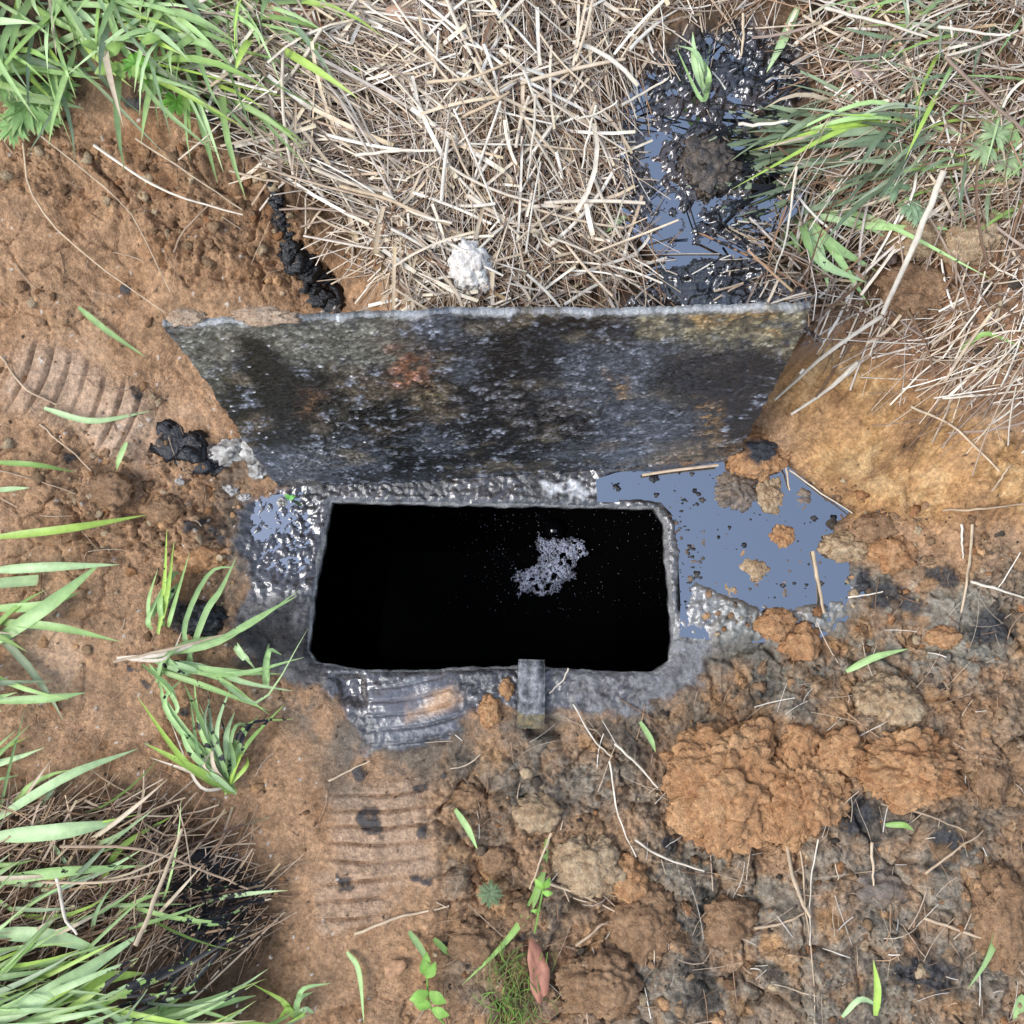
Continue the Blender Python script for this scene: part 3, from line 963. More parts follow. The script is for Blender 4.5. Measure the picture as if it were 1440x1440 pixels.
def put_lump(name, px, py, rpx, rpy, hgt, pal, label, cat, group=None, mat=None, sub=4, rot=0, spot=None, sink=.42, rugged=1.25, seed=None, base=None):
    p = hit(px, py, hgt * .0006) if base is None else np.array(base)
    d = np.linalg.norm(CAM - p) / FPX
    s = seed if seed is not None else int(px * 7 + py * 3)
    v, f, c = lump_mesh(rpx * d, rpy * d, hgt * d, sub, s, pal[0], pal[1], spot, rugged)
    o = mesh_obj(name, v, f, mat or M_clod, colr=c)
    o.location = (p[0], p[1], p[2] - hgt * .0006 + hgt * d * (.35 - sink))
    o.rotation_euler = (0, 0, R(rot))
    return tag(o, label, cat, group)


CL = 'clay clods'
big = [
    (1030, 1112, 92, 84, 46, ORANGE, 'largest orange clay clod with roots in the spoil below the puddle', 6),
    (1135, 1120, 58, 72, 36, ORANGE, 'rough orange clay clod pressed against the right side of the largest one', 6),
    (1283, 1085, 74, 52, 40, ORANGE, 'broad orange clay clod on the dark spoil near the right edge', 6),
    (1255, 992, 46, 36, 38, TAN, 'pale tan clay clod just above the broad orange one', 5),
    (1190, 1058, 34, 28, 24, ORANGE, 'small orange clod between the two big clay clods', 4),
    (1132, 1042, 26, 24, 20, ORANGE, 'crumbly orange clod above the gap between the big clods', 4),
    (1070, 633, 46, 36, 26, ORANGE, 'flat orange clod with a black spot wedged at the lid corner', 5),
    (1036, 690, 36, 30, 18, GREYB, 'grey brown clod at the top edge of the puddle', 5),
    (1082, 696, 25, 30, 18, TAN, 'tan clod hanging into the puddle under the spotted clod', 5),
    (1102, 753, 19, 19, 15, ORANGE, 'round orange clod standing alone in the puddle', 5),
    (1126, 702, 20, 18, 11, GREYB, 'dark wet clod between puddle and narrow side pool', 4),
    (1062, 800, 20, 18, 11, TAN, 'pale tan clod in the lower middle of the puddle', 4),
    (1048, 776, 9, 11, 8, ORANGE, 'small orange clod touching the pale one in the puddle', 3),
    (1026, 829, 11, 11, 8, TAN, 'small pale clod on the lower left shore of the puddle', 3),
    (989, 763, 10, 11, 8, GREYB, 'small dark clod in the puddle near the opening', 3),
    (1104, 835, 10, 14, 9, GREYB, 'oval dark clod beside the twig in the puddle', 3),
    (1023, 748, 9, 6, 6, GREYB, 'small flat clod left of the round orange clod', 3),
    (1200, 768, 40, 22, 22, TAN, 'tan clod on the right shore of the puddle', 5),
    (1235, 742, 34, 22, 20, BROWN, 'brown clod behind the tan one on the right shore', 4),
    (1262, 775, 30, 26, 22, ORANGE, 'orange clod furthest right on the puddle shore', 4),
    (1090, 880, 26, 22, 16, ORANGE, 'orange clod on the grey mud below the puddle', 4),
    (1130, 905, 28, 26, 18, ORANGE, 'larger orange brown clod below the puddle twig', 4),
    (1332, 896, 24, 15, 16, ORANGE, 'bright orange clod on black soil at right', 4),
    (1395, 1095, 22, 34, 18, BROWN, 'brown clod beside the broad orange clod at the right edge', 4),
    (688, 1000, 16, 22, 14, ORANGE, 'rusty clod beside the steel tab', 4),
    (713, 968, 11, 16, 10, ORANGE, 'thin rusty clod close against the steel tab', 3),
    (657, 1120, 26, 18, 14, BROWN, 'pinkish brown clod below the ribbed print', 4),
    (755, 1145, 32, 26, 18, TAN, 'pale tan clod on grey soil below the tab', 4),
    (700, 1215, 26, 20, 16, BROWN, 'brown clod above the small star plant', 4),
    (830, 1220, 44, 40, 24, TAN, 'big cracked tan clod in the lower middle', 5),
    (880, 1235, 30, 30, 20, ORANGE, 'orange root bound clod right of the cracked tan clod', 4),
    (905, 1300, 44, 50, 26, BROWN, 'tall brown clod at the lower middle right', 5),
    (845, 1390, 50, 40, 24, BROWN, 'brown clod near the bottom edge right of the red leaf', 5),
    (735, 1285, 26, 26, 18, BROWN, 'brown clod right of the star plant', 4),
    (280, 782, 34, 20, 18, ORANGE, 'orange clod at the edge of the black slime left of the opening', 4),
    (230, 718, 30, 22, 15, BROWN, 'brown clod in the broken soil left of the opening', 4),
    (150, 690, 30, 22, 15, BROWN, 'brown clod further left in the broken soil', 4),
    (1300, 325, 52, 30, 24, TAN, 'pale clay lump under grass on the right bank', 5),
    (1375, 340, 44, 30, 24, TAN, 'second pale clay lump at the right end of the bank', 5),
    (1300, 405, 46, 34, 26, BROWN, 'reddish clod below the pale clay lump on the right bank', 5),
    (280, 870, 30, 26, 18, BLACK, 'black tarry lump beside the grass left of the opening', 4),
    (1415, 1290, 38, 60, 26, BROWN, 'brown clod behind the long green blade at lower right', 5),
    (1245, 1250, 36, 26, 18, GREYB, 'grey clod in the dark soil at lower right', 4),
    (1030, 1300, 34, 30, 20, BROWN, 'brown clod under the straw bundle at the bottom right', 4),
    (660, 1330, 36, 30, 18, BROWN, 'brown clod beside the seedling at the bottom', 4),
]
for x, y, rx, ry, hg, pal, lab, sub in big:
    tarry = pal is BLACK
    wet = pal is GREYB
    put_lump('tar_lump' if tarry else 'clay_clod', x, y, rx, ry, hg, pal, lab, 'tar lump' if tarry else 'clod', None if tarry else CL,
             M_tarclod if (tarry or wet) else None, sub, rugged=1.0 if sub > 4 else 1.25, spot=lin(70, 72, 76, K) if (x, y) == (1070, 633) else None)
put_lump('black_stone', 920, 673, 13, 12, 9, BLACK, 'black wet stone with a bright glint in the puddle corner', 'stone', mat=M_tarclod, sub=4, rugged=.4)
put_lump('black_stone', 181, 406, 7, 6, 6, BLACK, 'small round black pebble on the left clay slope', 'stone', mat=M_tarclod, sub=3, rugged=.3)
put_lump('tar_lump', 868, 685, 12, 11, 8, BLACK, 'black lump beside the wet stone at the puddle corner', 'tar lump', mat=M_tarclod, sub=4)
put_lump('tar_lump', 300, 152, 22, 18, 14, BLACK, 'blue black lump in the grass at upper left', 'tar lump', mat=M_tarclod, sub=4)
put_lump('tar_lump', 1000, 228, 40, 42, 20, (lin(110, 94, 78, K), lin(26, 26, 28, K)), 'brown and black crusted lump in the middle of the upper sludge', 'tar lump', mat=M_tarclod, sub=5)
put_lump('white_stone', 662, 368, 29, 38, 26, WHITE, 'white chalky stone in the straw behind the lid', 'stone', mat=M_white, sub=5, rugged=.9, base=hit(662, 368, .03) , rot=20)
for x, y, rx, ry, hg, lab in ((318, 634, 26, 17, 16, 'white flaky plaster lump at the lower left corner of the lid'), (352, 628, 26, 20, 14, 'grey white plaster lump touching the lid'),
                              (360, 660, 14, 12, 10, 'small grey plaster crumb below the larger plaster lumps'), (322, 690, 11, 8, 7, 'small white plaster chip above the black slime'),
                              (396, 707, 7, 7, 5, 'tiny white chip in the black slime at the opening corner'), (252, 677, 6, 5, 4, 'tiny white chip on the orange clay left of the plaster'),
                              (342, 700, 10, 7, 6, 'flat cream chip beside the black slime')):
    put_lump('plaster_lump', x, y, rx, ry, hg, (lin(226, 222, 212, K), lin(112, 104, 96, K)), lab, 'plaster', 'plaster pieces', M_white, 4, rugged=1.3)
for (x, y, rx, ry) in ((372, 453, 40, 7), (262, 455, 24, 6)):
    p = at(x, y - 3, .482)
    d = np.linalg.norm(CAM - p) / FPX
    v, f, c = lump_mesh(rx * d, .009, .007, 4, x, lin(206, 182, 156, K), lin(176, 144, 116, K), None, 1.5)
    o = mesh_obj('caked_clay', v, f, M_clod, colr=c)
    o.parent = lid
    o.location = p - lidp - nrm * .004
    o['label'] = 'pale clay caked on the top edge'

# ------------------------------------------------------------------ straw, grass and small plants
class Bld:
    def __init__(s):
        s.V, s.F, s.C, s.n = [], [], [], 0

    def add(s, v, f, c):
        s.V.append(np.asarray(v, float))
        s.F.append(np.asarray(f, int) + s.n)
        c = np.asarray(c, float)
        if c.shape[-1] == 3: c = np.concatenate([c, np.zeros(c.shape[:-1] + (1,))], -1)
        s.C.append(np.broadcast_to(c, (len(v), 4)))
        s.n += len(v)

    def tube(s, P, rad, c, sides=4, flat=1.0):
        P = np.asarray(P, float)
        m = len(P)
        T = np.gradient(P, axis=0)
        T /= np.linalg.norm(T, axis=1)[:, None] + 1e-9
        A = np.cross(T, (0, 0, 1.0))
        A /= np.linalg.norm(A, axis=1)[:, None] + 1e-6
        B = np.cross(A, T)
        rad = np.broadcast_to(rad, (m,))
        V = []
        for k in range(sides):
            t = 2 * math.pi * (k + .5) / sides
            V.append(P + (A * math.cos(t) + B * math.sin(t) * flat) * rad[:, None])
        V = np.stack(V, 1).reshape(-1, 3)
        F = []
        for i in range(m - 1):
            for k in range(sides):
                a, b = i * sides + k, i * sides + (k + 1) % sides
                F.append((a, b, b + sides, a + sides))
        if np.ndim(c) == 2: c = np.repeat(np.asarray(c), sides, 0)
        s.add(V, F, c)

    def ribbon(s, P, wid, c, roll=0.0, fold=.25, tip=True, base=.55):
        P = np.asarray(P, float)
        m = len(P)
        T = np.gradient(P, axis=0)
        T /= np.linalg.norm(T, axis=1)[:, None] + 1e-9
        A = np.cross(T, (0, 0, 1.0))
        A /= np.linalg.norm(A, axis=1)[:, None] + 1e-6
        B = np.cross(A, T)
        A2 = A * math.cos(roll) + B * math.sin(roll)
        B2 = B * math.cos(roll) - A * math.sin(roll)
        t = np.linspace(0, 1, m)
        w_ = wid * np.clip(np.minimum(base + 2.2 * t, 1), 0, 1)
        if tip: w_ = w_ * np.clip((1 - t) * 2.1, .03, 1) ** .8
        V = np.stack([P - A2 * w_[:, None] / 2 + B2 * (w_ * fold)[:, None] * .5, P, P + A2 * w_[:, None] / 2 + B2 * (w_ * fold)[:, None] * .5], 1).reshape(-1, 3)
        F = []
        for i in range(m - 1):
            a = i * 3
            F += [(a, a + 1, a + 4, a + 3), (a + 1, a + 2, a + 5, a + 4)]
        c = np.broadcast_to(np.asarray(c, float), (m, np.shape(c)[-1]))
        c = np.repeat(c, 3, 0).copy()
        c[1::3, :3] *= 1.16
        c[0::3, :3] *= random.uniform(.84, 1.0)
        c[-3:, :3] = c[-3:, :3] * .5 + np.array([.42, .34, .16]) * .5
        s.add(V, F, c)

    def obj(s, name, mat, parent=None):
        return mesh_obj(name, np.concatenate(s.V), np.concatenate(s.F), mat, parent, colr=np.concatenate(s.C))


def spline(P, m):
    """smooth curve through the points"""
    P = np.asarray(P, float)
    if len(P) == 2:
        t = np.linspace(0, 1, m)[:, None]
        return P[0] * (1 - t) + P[1] * t
    Q = np.concatenate([[2 * P[0] - P[1]], P, [2 * P[-1] - P[-2]]])
    o = []
    for s in np.linspace(0, len(P) - 1 - 1e-6, m):
        i = int(s)
        t = s - i
        a, b, c, d = Q[i:i + 4]
        o.append(.5 * ((2 * b) + (c - a) * t + (2 * a - 5 * b + 4 * c - d) * t * t + (3 * b - a - 3 * c + d) * t ** 3))
    return np.array(o)


def inpoly(x, y, poly):
    ins = False
    ax, ay = poly[-1]
    for bx, by in poly:
        if (ay > y) != (by > y) and x < ax + (y - ay) / (by - ay) * (bx - ax): ins = not ins
        ax, ay = bx, by
    return ins


def sample(poly):
    x0, x1, y0, y1 = min(p[0] for p in poly), max(p[0] for p in poly), min(p[1] for p in poly), max(p[1] for p in poly)
    while True:
        x, y = random.uniform(x0, x1), random.uniform(y0, y1)
        if inpoly(x, y, poly): return x, y


STRAW = [lin(236, 220, 196, K), lin(224, 202, 172, K), lin(208, 184, 156, K), lin(184, 160, 136, K), lin(246, 236, 218, K), lin(160, 140, 124, K), lin(212, 198, 182, K)]
DRY = [lin(150, 116, 88, K), lin(124, 96, 74, K), lin(176, 142, 110, K), lin(98, 76, 62, K), lin(196, 168, 136, K)]
GREEN = [lin(170, 204, 124, K), lin(184, 218, 142, K), lin(152, 188, 98, K), lin(194, 222, 160, K), lin(180, 212, 96, K), lin(150, 182, 114, K)]
DUSTY = [lin(150, 168, 130, K), lin(128, 150, 116, K), lin(166, 178, 146, K), lin(112, 128, 100, K)]
TARC = lin(22, 22, 26, K)


def lay(x, y, ang, ln, h0, h1, curv, m=5, pad=.0015):
    t = np.linspace(-.5, .5, m)
    a = ang + curv * t
    dx, dy = np.cos(a) * ln / (m - 1), np.sin(a) * ln / (m - 1)
    xs = x + np.concatenate([[0], np.cumsum(dx[:-1])]) - np.sum(dx) / 2
    ys = y + np.concatenate([[0], np.cumsum(dy[:-1])]) - np.sum(dy) / 2
    g = gzv(xs, ys)
    line = np.linspace(g[0] + h0, g[-1] + h1, m)
    return np.stack([xs, ys, np.maximum(line, g + pad)], -1)


def over_lid_or_hole(P):
    for p in P:
        if inpoly(p[0], p[1], HOLE): return True
        u = (p[0] - LB0[0]) / (LB1[0] - LB0[0])
        yl = LB0[1] + u * (LB1[1] - LB0[1])
        yt = LT0[1] + u * (LT1[1] - LT0[1])
        f = min(max(p[2] / .48, 0), 1)
        if -.04 < u < 1.04 and abs(p[1] - (yl + (yt - yl) * f)) < .018: return True
    return False


def litter(name, label, cat, poly, count, ang, spread, lmin, lmax, wmin, wmax, pal, hmax, tarzone=None, avoid=None, thick=.15, power=1.5):
    b = Bld()
    for _ in range(count):
        for _t in range(6):
            x, y = sample(poly)
            if avoid and inpoly(x, y, avoid) and random.random() < .93: continue
            break
        p = hit(x, y)
        a = R(random.gauss(ang, spread))
        ln = lmin + (lmax - lmin) * random.random() ** power
        w_ = wmin + (wmax - wmin) * random.random() ** 2
        P = lay(p[0], p[1], a, ln, random.random() * hmax, random.random() * hmax, random.gauss(0, .35), 5)
        if over_lid_or_hole(P): continue
        c = random.choice(pal) * random.uniform(.72, 1.12)
        if tarzone:
            pxs, pys = proj(P[:, 0], P[:, 1], P[:, 2])
            d = sdf(pxs, pys, tarzone)
            k = np.clip(.34 - d / 45 + .22 * random.gauss(0, 1), 0, .56 if random.random() < .75 else .8)
            c = np.concatenate([np.broadcast_to(c, (5, 3)), (k * .85)[:, None]], -1)
        if w_ > .0028 and random.random() < .5: b.ribbon(P, w_, c, random.gauss(0, .5), .3, tip=False, base=1)
        else: b.tube(P, w_ / 2 * np.array([1, 1, .97, .95, .85]), c, 4, .7)
    o = b.obj(name, M_straw)
    return tag(o, label, cat, None, 'stuff')


SLUD = [(880, 110), (985, 30), (1060, 20), (1130, 70), (1145, 140), (1060, 190), (1130, 240), (1110, 300), (1065, 330), (1065, 390), (1100, 425), (900, 425), (925, 370), (880, 320), (855, 240), (865, 150)]
TOPS = [(340, -40), (900, -40), (960, 20), (870, 120), (860, 300), (930, 360), (870, 436), (590, 446), (520, 360), (410, 220), (320, 110)]
litter('straw_litter', 'thick pale straw mat on the bank above the lid', 'straw', TOPS, 1250, 0, 60, .04, .15, .0014, .0046, STRAW + DRY[:2], .02)
litter('straw_litter', 'bright thick stalks on top of the straw mat', 'straw', TOPS, 330, -12, 50, .05, .15, .003, .0062, [STRAW[0], STRAW[4], STRAW[1]], .036)
litter('straw_litter', 'fine dry grass stems bent over the upper bank', 'straw', [(560, -40), (930, -40), (860, 120), (860, 300), (930, 380), (880, 436), (600, 440), (560, 200)], 850, 105, 28, .06, .2, .0009, .0022, STRAW + DRY[:2], .022)
litter('straw_litter', 'slanting thin straw along the upper left bank edge', 'straw', [(310, 60), (560, -20), (640, 200), (610, 420), (510, 370), (425, 250), (320, 170)], 520, -30, 24, .05, .2, .0012, .0042, STRAW, .024)
litter('straw_litter', 'brownish matted straw on the upper right bank', 'straw', [(930, -40), (1480, -40), (1480, 300), (1240, 330), (1150, 440), (1070, 430), (1070, 320), (1140, 240), (1150, 120), (1080, 20), (960, 20)],
       1150, 20, 50, .04, .16, .001, .004, STRAW + DRY[:3], .024, SLUD)
litter('straw_litter', 'loose straw over the reddish right bank', 'straw', [(1240, 330), (1480, 300), (1480, 600), (1330, 560), (1200, 480), (1150, 440)], 330, 50, 45, .03, .15, .001, .004, STRAW + DRY[:2], .016)
litter('straw_litter', 'black coated straw lying in the upper sludge', 'straw', SLUD, 45, 60, 60, .02, .06, .001, .003, STRAW + [TARC], .01, SLUD)
litter('dry_grass', 'brown dead grass with black tar at lower left', 'dry grass', [(-20, 1120), (200, 1100), (300, 1140), (390, 1230), (380, 1330), (200, 1340), (-20, 1310)], 620, 35, 36, .04, .17, .001, .0036, DRY + STRAW[2:4], .02,
       [(210, 1240), (290, 1190), (370, 1230), (390, 1300), (330, 1350), (250, 1340)])
litter('straw_litter', 'scattered straw bits and fine roots on the crumbly spoil', 'straw', [(600, 1040), (960, 990), (1180, 860), (1460, 760), (1460, 1460), (560, 1460), (640, 1200)], 640, 60, 60, .012, .08, .0006, .0022, STRAW[1:5] + DRY[:3] + DRY[:3], .005, power=2)
litter('straw_litter', 'scattered straw bits on the left clay', 'straw', [(-20, 200), (350, 200), (470, 400), (230, 450), (300, 650), (330, 1000), (460, 1100), (440, 1320), (200, 1060), (-20, 1060)], 190, -40, 50, .010, .06, .0006, .0018, STRAW[1:4] + DRY[:3] + DRY[:3], .004, power=2)


def green_stuff(label, poly, count, ang, spread, lmin, lmax, wmin, wmax, pal, lift, tarzone=None):
    b = Bld()
    pal = pal + pal + DUSTY[:2] + STRAW[1:2]
    for _ in range(count):
        x, y = sample(poly)
        p = hit(x, y)
        a = R(random.gauss(ang, spread))
        ln = random.uniform(lmin, lmax)
        m = 6
        t = np.linspace(0, 1, m)
        aa = a + random.gauss(0, .35) * t
        xs = p[0] + np.concatenate([[0], np.cumsum(np.cos(aa[:-1]) * ln / (m - 1))])
        ys = p[1] + np.concatenate([[0], np.cumsum(np.sin(aa[:-1]) * ln / (m - 1))])
        lf = random.uniform(.3, 1) * lift
        zs = np.maximum(p[2] + lf * (np.sin(t * random.uniform(1.6, 2.9))), gzv(xs, ys) + .003)
        P = np.stack([xs, ys, zs], -1)
        if over_lid_or_hole(P): continue
        c = random.choice(pal) * random.uniform(.75, 1.1)
        c = c[None] * (1 - .25 * (1 - t[:, None])) + lin(190, 190, 120, K)[None] * .12 * (1 - t[:, None])
        if tarzone:
            pxs, pys = proj(xs, ys, zs)
            d = sdf(pxs, pys, tarzone)
            k = np.clip(.26 - d / 70 + .45 * .5 * np.random.default_rng(abs(int(x * 99))).normal(), 0, .7)
            k = np.broadcast_to(k, (m,))
            c = np.concatenate([c, (k * .8)[:, None]], -1)
        b.ribbon(P, random.uniform(wmin, wmax), c, random.gauss(0, .5), .3)
    o = b.obj('grass', M_grass)
    return tag(o, label, 'grass', None, 'stuff')


green_stuff('green grass growing over the upper left bank', [(-60, -60), (400, -60), (380, 60), (300, 140), (200, 100), (-60, 110)], 210, -52, 38, .06, .18, .0035, .010, GREEN, .045)
green_stuff('tar smeared grass filling the lower left corner', [(-120, 1330), (60, 1375), (250, 1410), (330, 1480), (-120, 1480)], 110, 10, 16, .08, .2, .0035, .0095, GREEN, .04,
            [(180, 1330), (300, 1250), (420, 1270), (340, 1400), (150, 1440), (120, 1390)])
green_stuff('long grass leaning in from the left edge', [(-110, 760), (-10, 760), (10, 1000), (20, 1260), (-110, 1260)], 16, 10, 18, .06, .15, .006, .012, GREEN, .05)
green_stuff('green blades among dead grass at lower left', [(-60, 1080), (100, 1130), (330, 1290), (60, 1330), (-60, 1300)], 42, 22, 25, .06, .16, .0035, .008, GREEN, .05, [(260, 1240), (400, 1230), (400, 1350), (260, 1350)])
green_stuff('dusty grey green grass lying right of the upper sludge', [(1060, 180), (1180, 130), (1340, 180), (1300, 260), (1080, 300)], 90, 190, 24, .06, .15, .003, .008, DUSTY, .022, SLUD)
green_stuff('green grass on the far right bank', [(1240, -20), (1480, -20), (1480, 330), (1340, 300)], 70, 200, 40, .05, .13, .003, .006, GREEN + DUSTY, .03)


def blade(poly, wpx, c, label=None, name='grass_strand', lift=.03, group=None, parent=None, tar=None, roll=0.0, tip=True, mat=None):
    m = len(poly)
    hs_ = [lift * math.sin(math.pi * (.12 + .75 * i / max(m - 1, 1))) for i in range(m)]
    P = spline([hit(x, y, hh) for (x, y), hh in zip(poly, hs_)], 12)
    d = np.linalg.norm(CAM - P[0]) / FPX
    cc_ = np.broadcast_to(np.asarray(c), (12, 3)).copy()
    cc_ *= np.linspace(.88, 1.05, 12)[:, None]
    if tar:
        k = np.clip(np.random.default_rng(abs(int(poly[0][0] * 7 + poly[0][1]))).normal(tar - .35, .35, 12), 0, .95)
        cc_ = np.concatenate([cc_, np.full((12, 1), .24 + .35 * tar)], -1)
    b = Bld()
    b.ribbon(P, wpx * .86 * d, cc_, roll, .32, tip=tip)
    o = b.obj(name, mat or M_grass)
    if parent: keep(o, parent)
    else: tag(o, label, 'grass blade', group)
    return o


G = GREEN
GB = 'single grass blades'
for poly, wd, ci, lab in [
    ([(-10, 136), (60, 141), (118, 153)], 15, 3, 'pale green blade pointing right above the left clay bank'),
    ([(210, -10), (262, 70), (336, 148)], 17, 3, 'wide pale blade slanting down through the upper left grass'),
    ([(145, -10), (175, 70), (228, 112)], 10, 0, 'yellowish green blade left of the wide pale one'),
    ([(262, 40), (275, 130), (288, 190), (306, 258)], 12, 5, 'long blue green blade hanging over the bank edge'),
    ([(372, 10), (415, 48), (470, 82), (542, 118)], 10, 4, 'bright blade lying on the straw left of centre top'),
    ([(352, 150), (378, 195), (406, 233)], 8, 1, 'short blade pointing down on the bank straw'),
    ([(92, -20), (76, 20), (56, 44)], 24, 1, 'broad bright blade at the top left edge'),
    ([(-10, 756), (100, 743), (207, 724)], 12, 4, 'long blade lying across the left clay toward the opening'),
    ([(-10, 905), (70, 850), (144, 790)], 20, 1, 'wide pale blade rising to the right at the left edge'),
    ([(-10, 802), (70, 797), (168, 794)], 14, 3, 'flat blade above the wide rising one at left'),
    ([(-10, 822), (54, 817)], 18, 3, 'cut wide blade end at the left edge'),
    ([(-10, 856), (60, 852), (112, 833)], 14, 0, 'dark blade under the wide rising one'),
    ([(-10, 650), (50, 654), (107, 664)], 8, 2, 'thin blade on the clay below the ribbed print'),
    ([(-10, 690), (42, 686)], 8, 3, 'short blade tip at the left edge'),
    ([(62, 574), (130, 592), (212, 578)], 9, 3, 'curved blade across the ribbed print on the left clay'),
    ([(-10, 874), (80, 882), (168, 902)], 12, 0, 'blade bending down to the right on the left clay'),
    ([(-10, 986), (70, 982), (120, 974)], 12, 1, 'pale blade low on the left clay'),
    ([(-10, 1155), (95, 1092), (194, 1053)], 14, 3, 'long blade rising to the right over the lower left clay'),
    ([(-10, 1177), (90, 1168), (174, 1154)], 22, 3, 'broad pale blade lying level at lower left'),
    ([(-10, 1240), (80, 1225), (204, 1217)], 18, 1, 'broad blade with black specks at lower left'),
    ([(-20, 1440), (80, 1390), (206, 1308)], 24, 3, 'widest pale blade crossing the bottom left corner'),
    ([(-10, 1312), (80, 1318), (160, 1346)], 20, 3, 'blade drooping over the widest one at bottom left'),
    ([(60, 1420), (130, 1380), (204, 1368)], 22, 4, 'bright yellow green blade beside the widest one at bottom left'),
    ([(140, 1246), (172, 1190), (252, 1142)], 9, 4, 'thin bright blade arching over dead grass at lower left'),
    ([(160, 1432), (260, 1420), (360, 1400)], 20, 0, 'broad blade along the bottom edge at left'),
    ([(110, 432), (150, 465), (206, 503)], 9, 1, 'small bent blade on the clay left of the lid'),
    ([(178, 622), (168, 645), (164, 662)], 8, 1, 'short upright blade on the broken soil at left'),
    ([(1122, 10), (1100, 60), (1078, 102)], 13, 3, 'pale blade pointing down left at the top of the sludge'),
    ([(1185, -10), (1200, 20), (1213, 45)], 14, 1, 'short blade hanging from the top edge at right'),
    ([(1392, 150), (1420, 190), (1450, 225)], 22, 1, 'wide blade at the right edge of the upper bank'),
    ([(1380, 165), (1400, 190), (1425, 205)], 14, 3, 'shorter blade beside the wide one at the right edge'),
    ([(1290, 268), (1370, 262), (1450, 240)], 12, 0, 'long blade running to the right edge above the clay lumps'),
    ([(1432, 295), (1410, 305), (1390, 290)], 9, 1, 'small blade near the right edge above the pale clay'),
    ([(1410, 1222), (1402, 1300), (1386, 1350), (1360, 1392)], 17, 1, 'long curved blade standing alone at lower right'),
    ([(1231, 1428), (1234, 1390), (1228, 1350)], 10, 4, 'bright upright blade near the bottom right'),
    ([(1190, 944), (1230, 924), (1278, 912)], 11, 1, 'short blade on the spoil above the broad orange clod'),
    ([(1158, 1062), (1190, 1068), (1226, 1080)], 9, 3, 'blade lying across the gap between the big clods'),
    ([(1184, 1430), (1210, 1405), (1240, 1418)], 8, 3, 'thin curved blade beside the bright upright one'),
    ([(640, 1138), (658, 1165), (672, 1196)], 10, 1, 'short blade on brown soil below the ribbed print'),
    ([(770, 1180), (755, 1255), (715, 1320), (650, 1385)], 12, 2, 'long blade slanting over the lower middle soil'),
    ([(488, 1338), (505, 1365), (512, 1440)], 9, 1, 'bent blade at the bottom edge left of the seedling'),
    ([(575, 1310), (592, 1335), (606, 1362)], 10, 1, 'short blade above the seedling'),
    ([(610, 1320), (625, 1335), (636, 1346)], 9, 2, 'tiny blade right of the seedling'),
    ([(1245, 1160), (1270, 1160), (1285, 1168)], 9, 2, 'small blade right of the largest clods'),
    ([(900, 1015), (915, 1040), (922, 1058)], 9, 1, 'short blade on grey mud right of the tab'),
    ([(1440, 1400), (1425, 1435)], 14, 1, 'blade tip in the bottom right corner'),
    ([(880, 305), (850, 325), (822, 352)], 12, 3, 'pale blade lying on straw left of the sludge'),
    ([(1345, 500), (1385, 470), (1440, 490)], 8, 2, 'small green blade among the straw on the right bank'),
]:
    pts = poly
    blade(pts, wd, G[ci] * random.uniform(.92, 1.05), lab, group=GB, lift=.035 if poly[0][0] < 60 else .014,
          tar=.25 if 'specks' in lab else None, roll=random.gauss(0, .25), tip='cut' not in lab)


def tuft(label, root, blades):
    e = empty('grass_tuft', hit(*root))
    tag(e, label, 'grass tuft', 'grass tufts')
    extra = []
    for poly, wd, ci, tr in blades:
        for _k in range(1):
            extra.append(([(x + random.gauss(0, 4 + 9 * i), y + random.gauss(0, 4 + 9 * i)) for i, (x, y) in enumerate(poly)], wd * .8, ci, tr))
    for poly, wd, ci, tr in blades + extra:
        c = (GREEN + DUSTY + STRAW)[ci]
        blade(poly, wd, c * random.uniform(.9, 1.08), name='blade', parent=e, tar=tr, lift=.03, roll=random.gauss(0, .3))
    return e


tuft('green grass tuft with a pale root lying left of the ribbed print', (330, 1112), [
    ([(332, 1114), (270, 1080), (203, 1045)], 12, 4, .2), ([(330, 1110), (270, 1060), (250, 1010)], 9, 1, .3), ([(328, 1108), (240, 1000), (225, 960)], 10, 1, .2),
    ([(326, 1108), (290, 1030), (258, 960)], 10, 0, .3), ([(325, 1105), (318, 1040), (330, 1000)], 9, 3, .4), ([(322, 1106), (310, 1060), (280, 990)], 9, 5, .5),
    ([(318, 1110), (345, 1050), (405, 985)], 7, 2, .5), ([(320, 1110), (335, 1070), (350, 1045)], 8, 4, .3), ([(330, 1115), (300, 1090), (260, 1085)], 9, 3, .2),
    ([(318, 1108), (300, 1040), (292, 970)], 7, 6, .6), ([(325, 1112), (280, 1090), (210, 1065)], 6, 10, .2), ([(326, 1110), (300, 1075), (300, 1020)], 7, 11, .3),
    ([(320, 1112), (340, 1040), (365, 1005)], 7, 5, .5)])
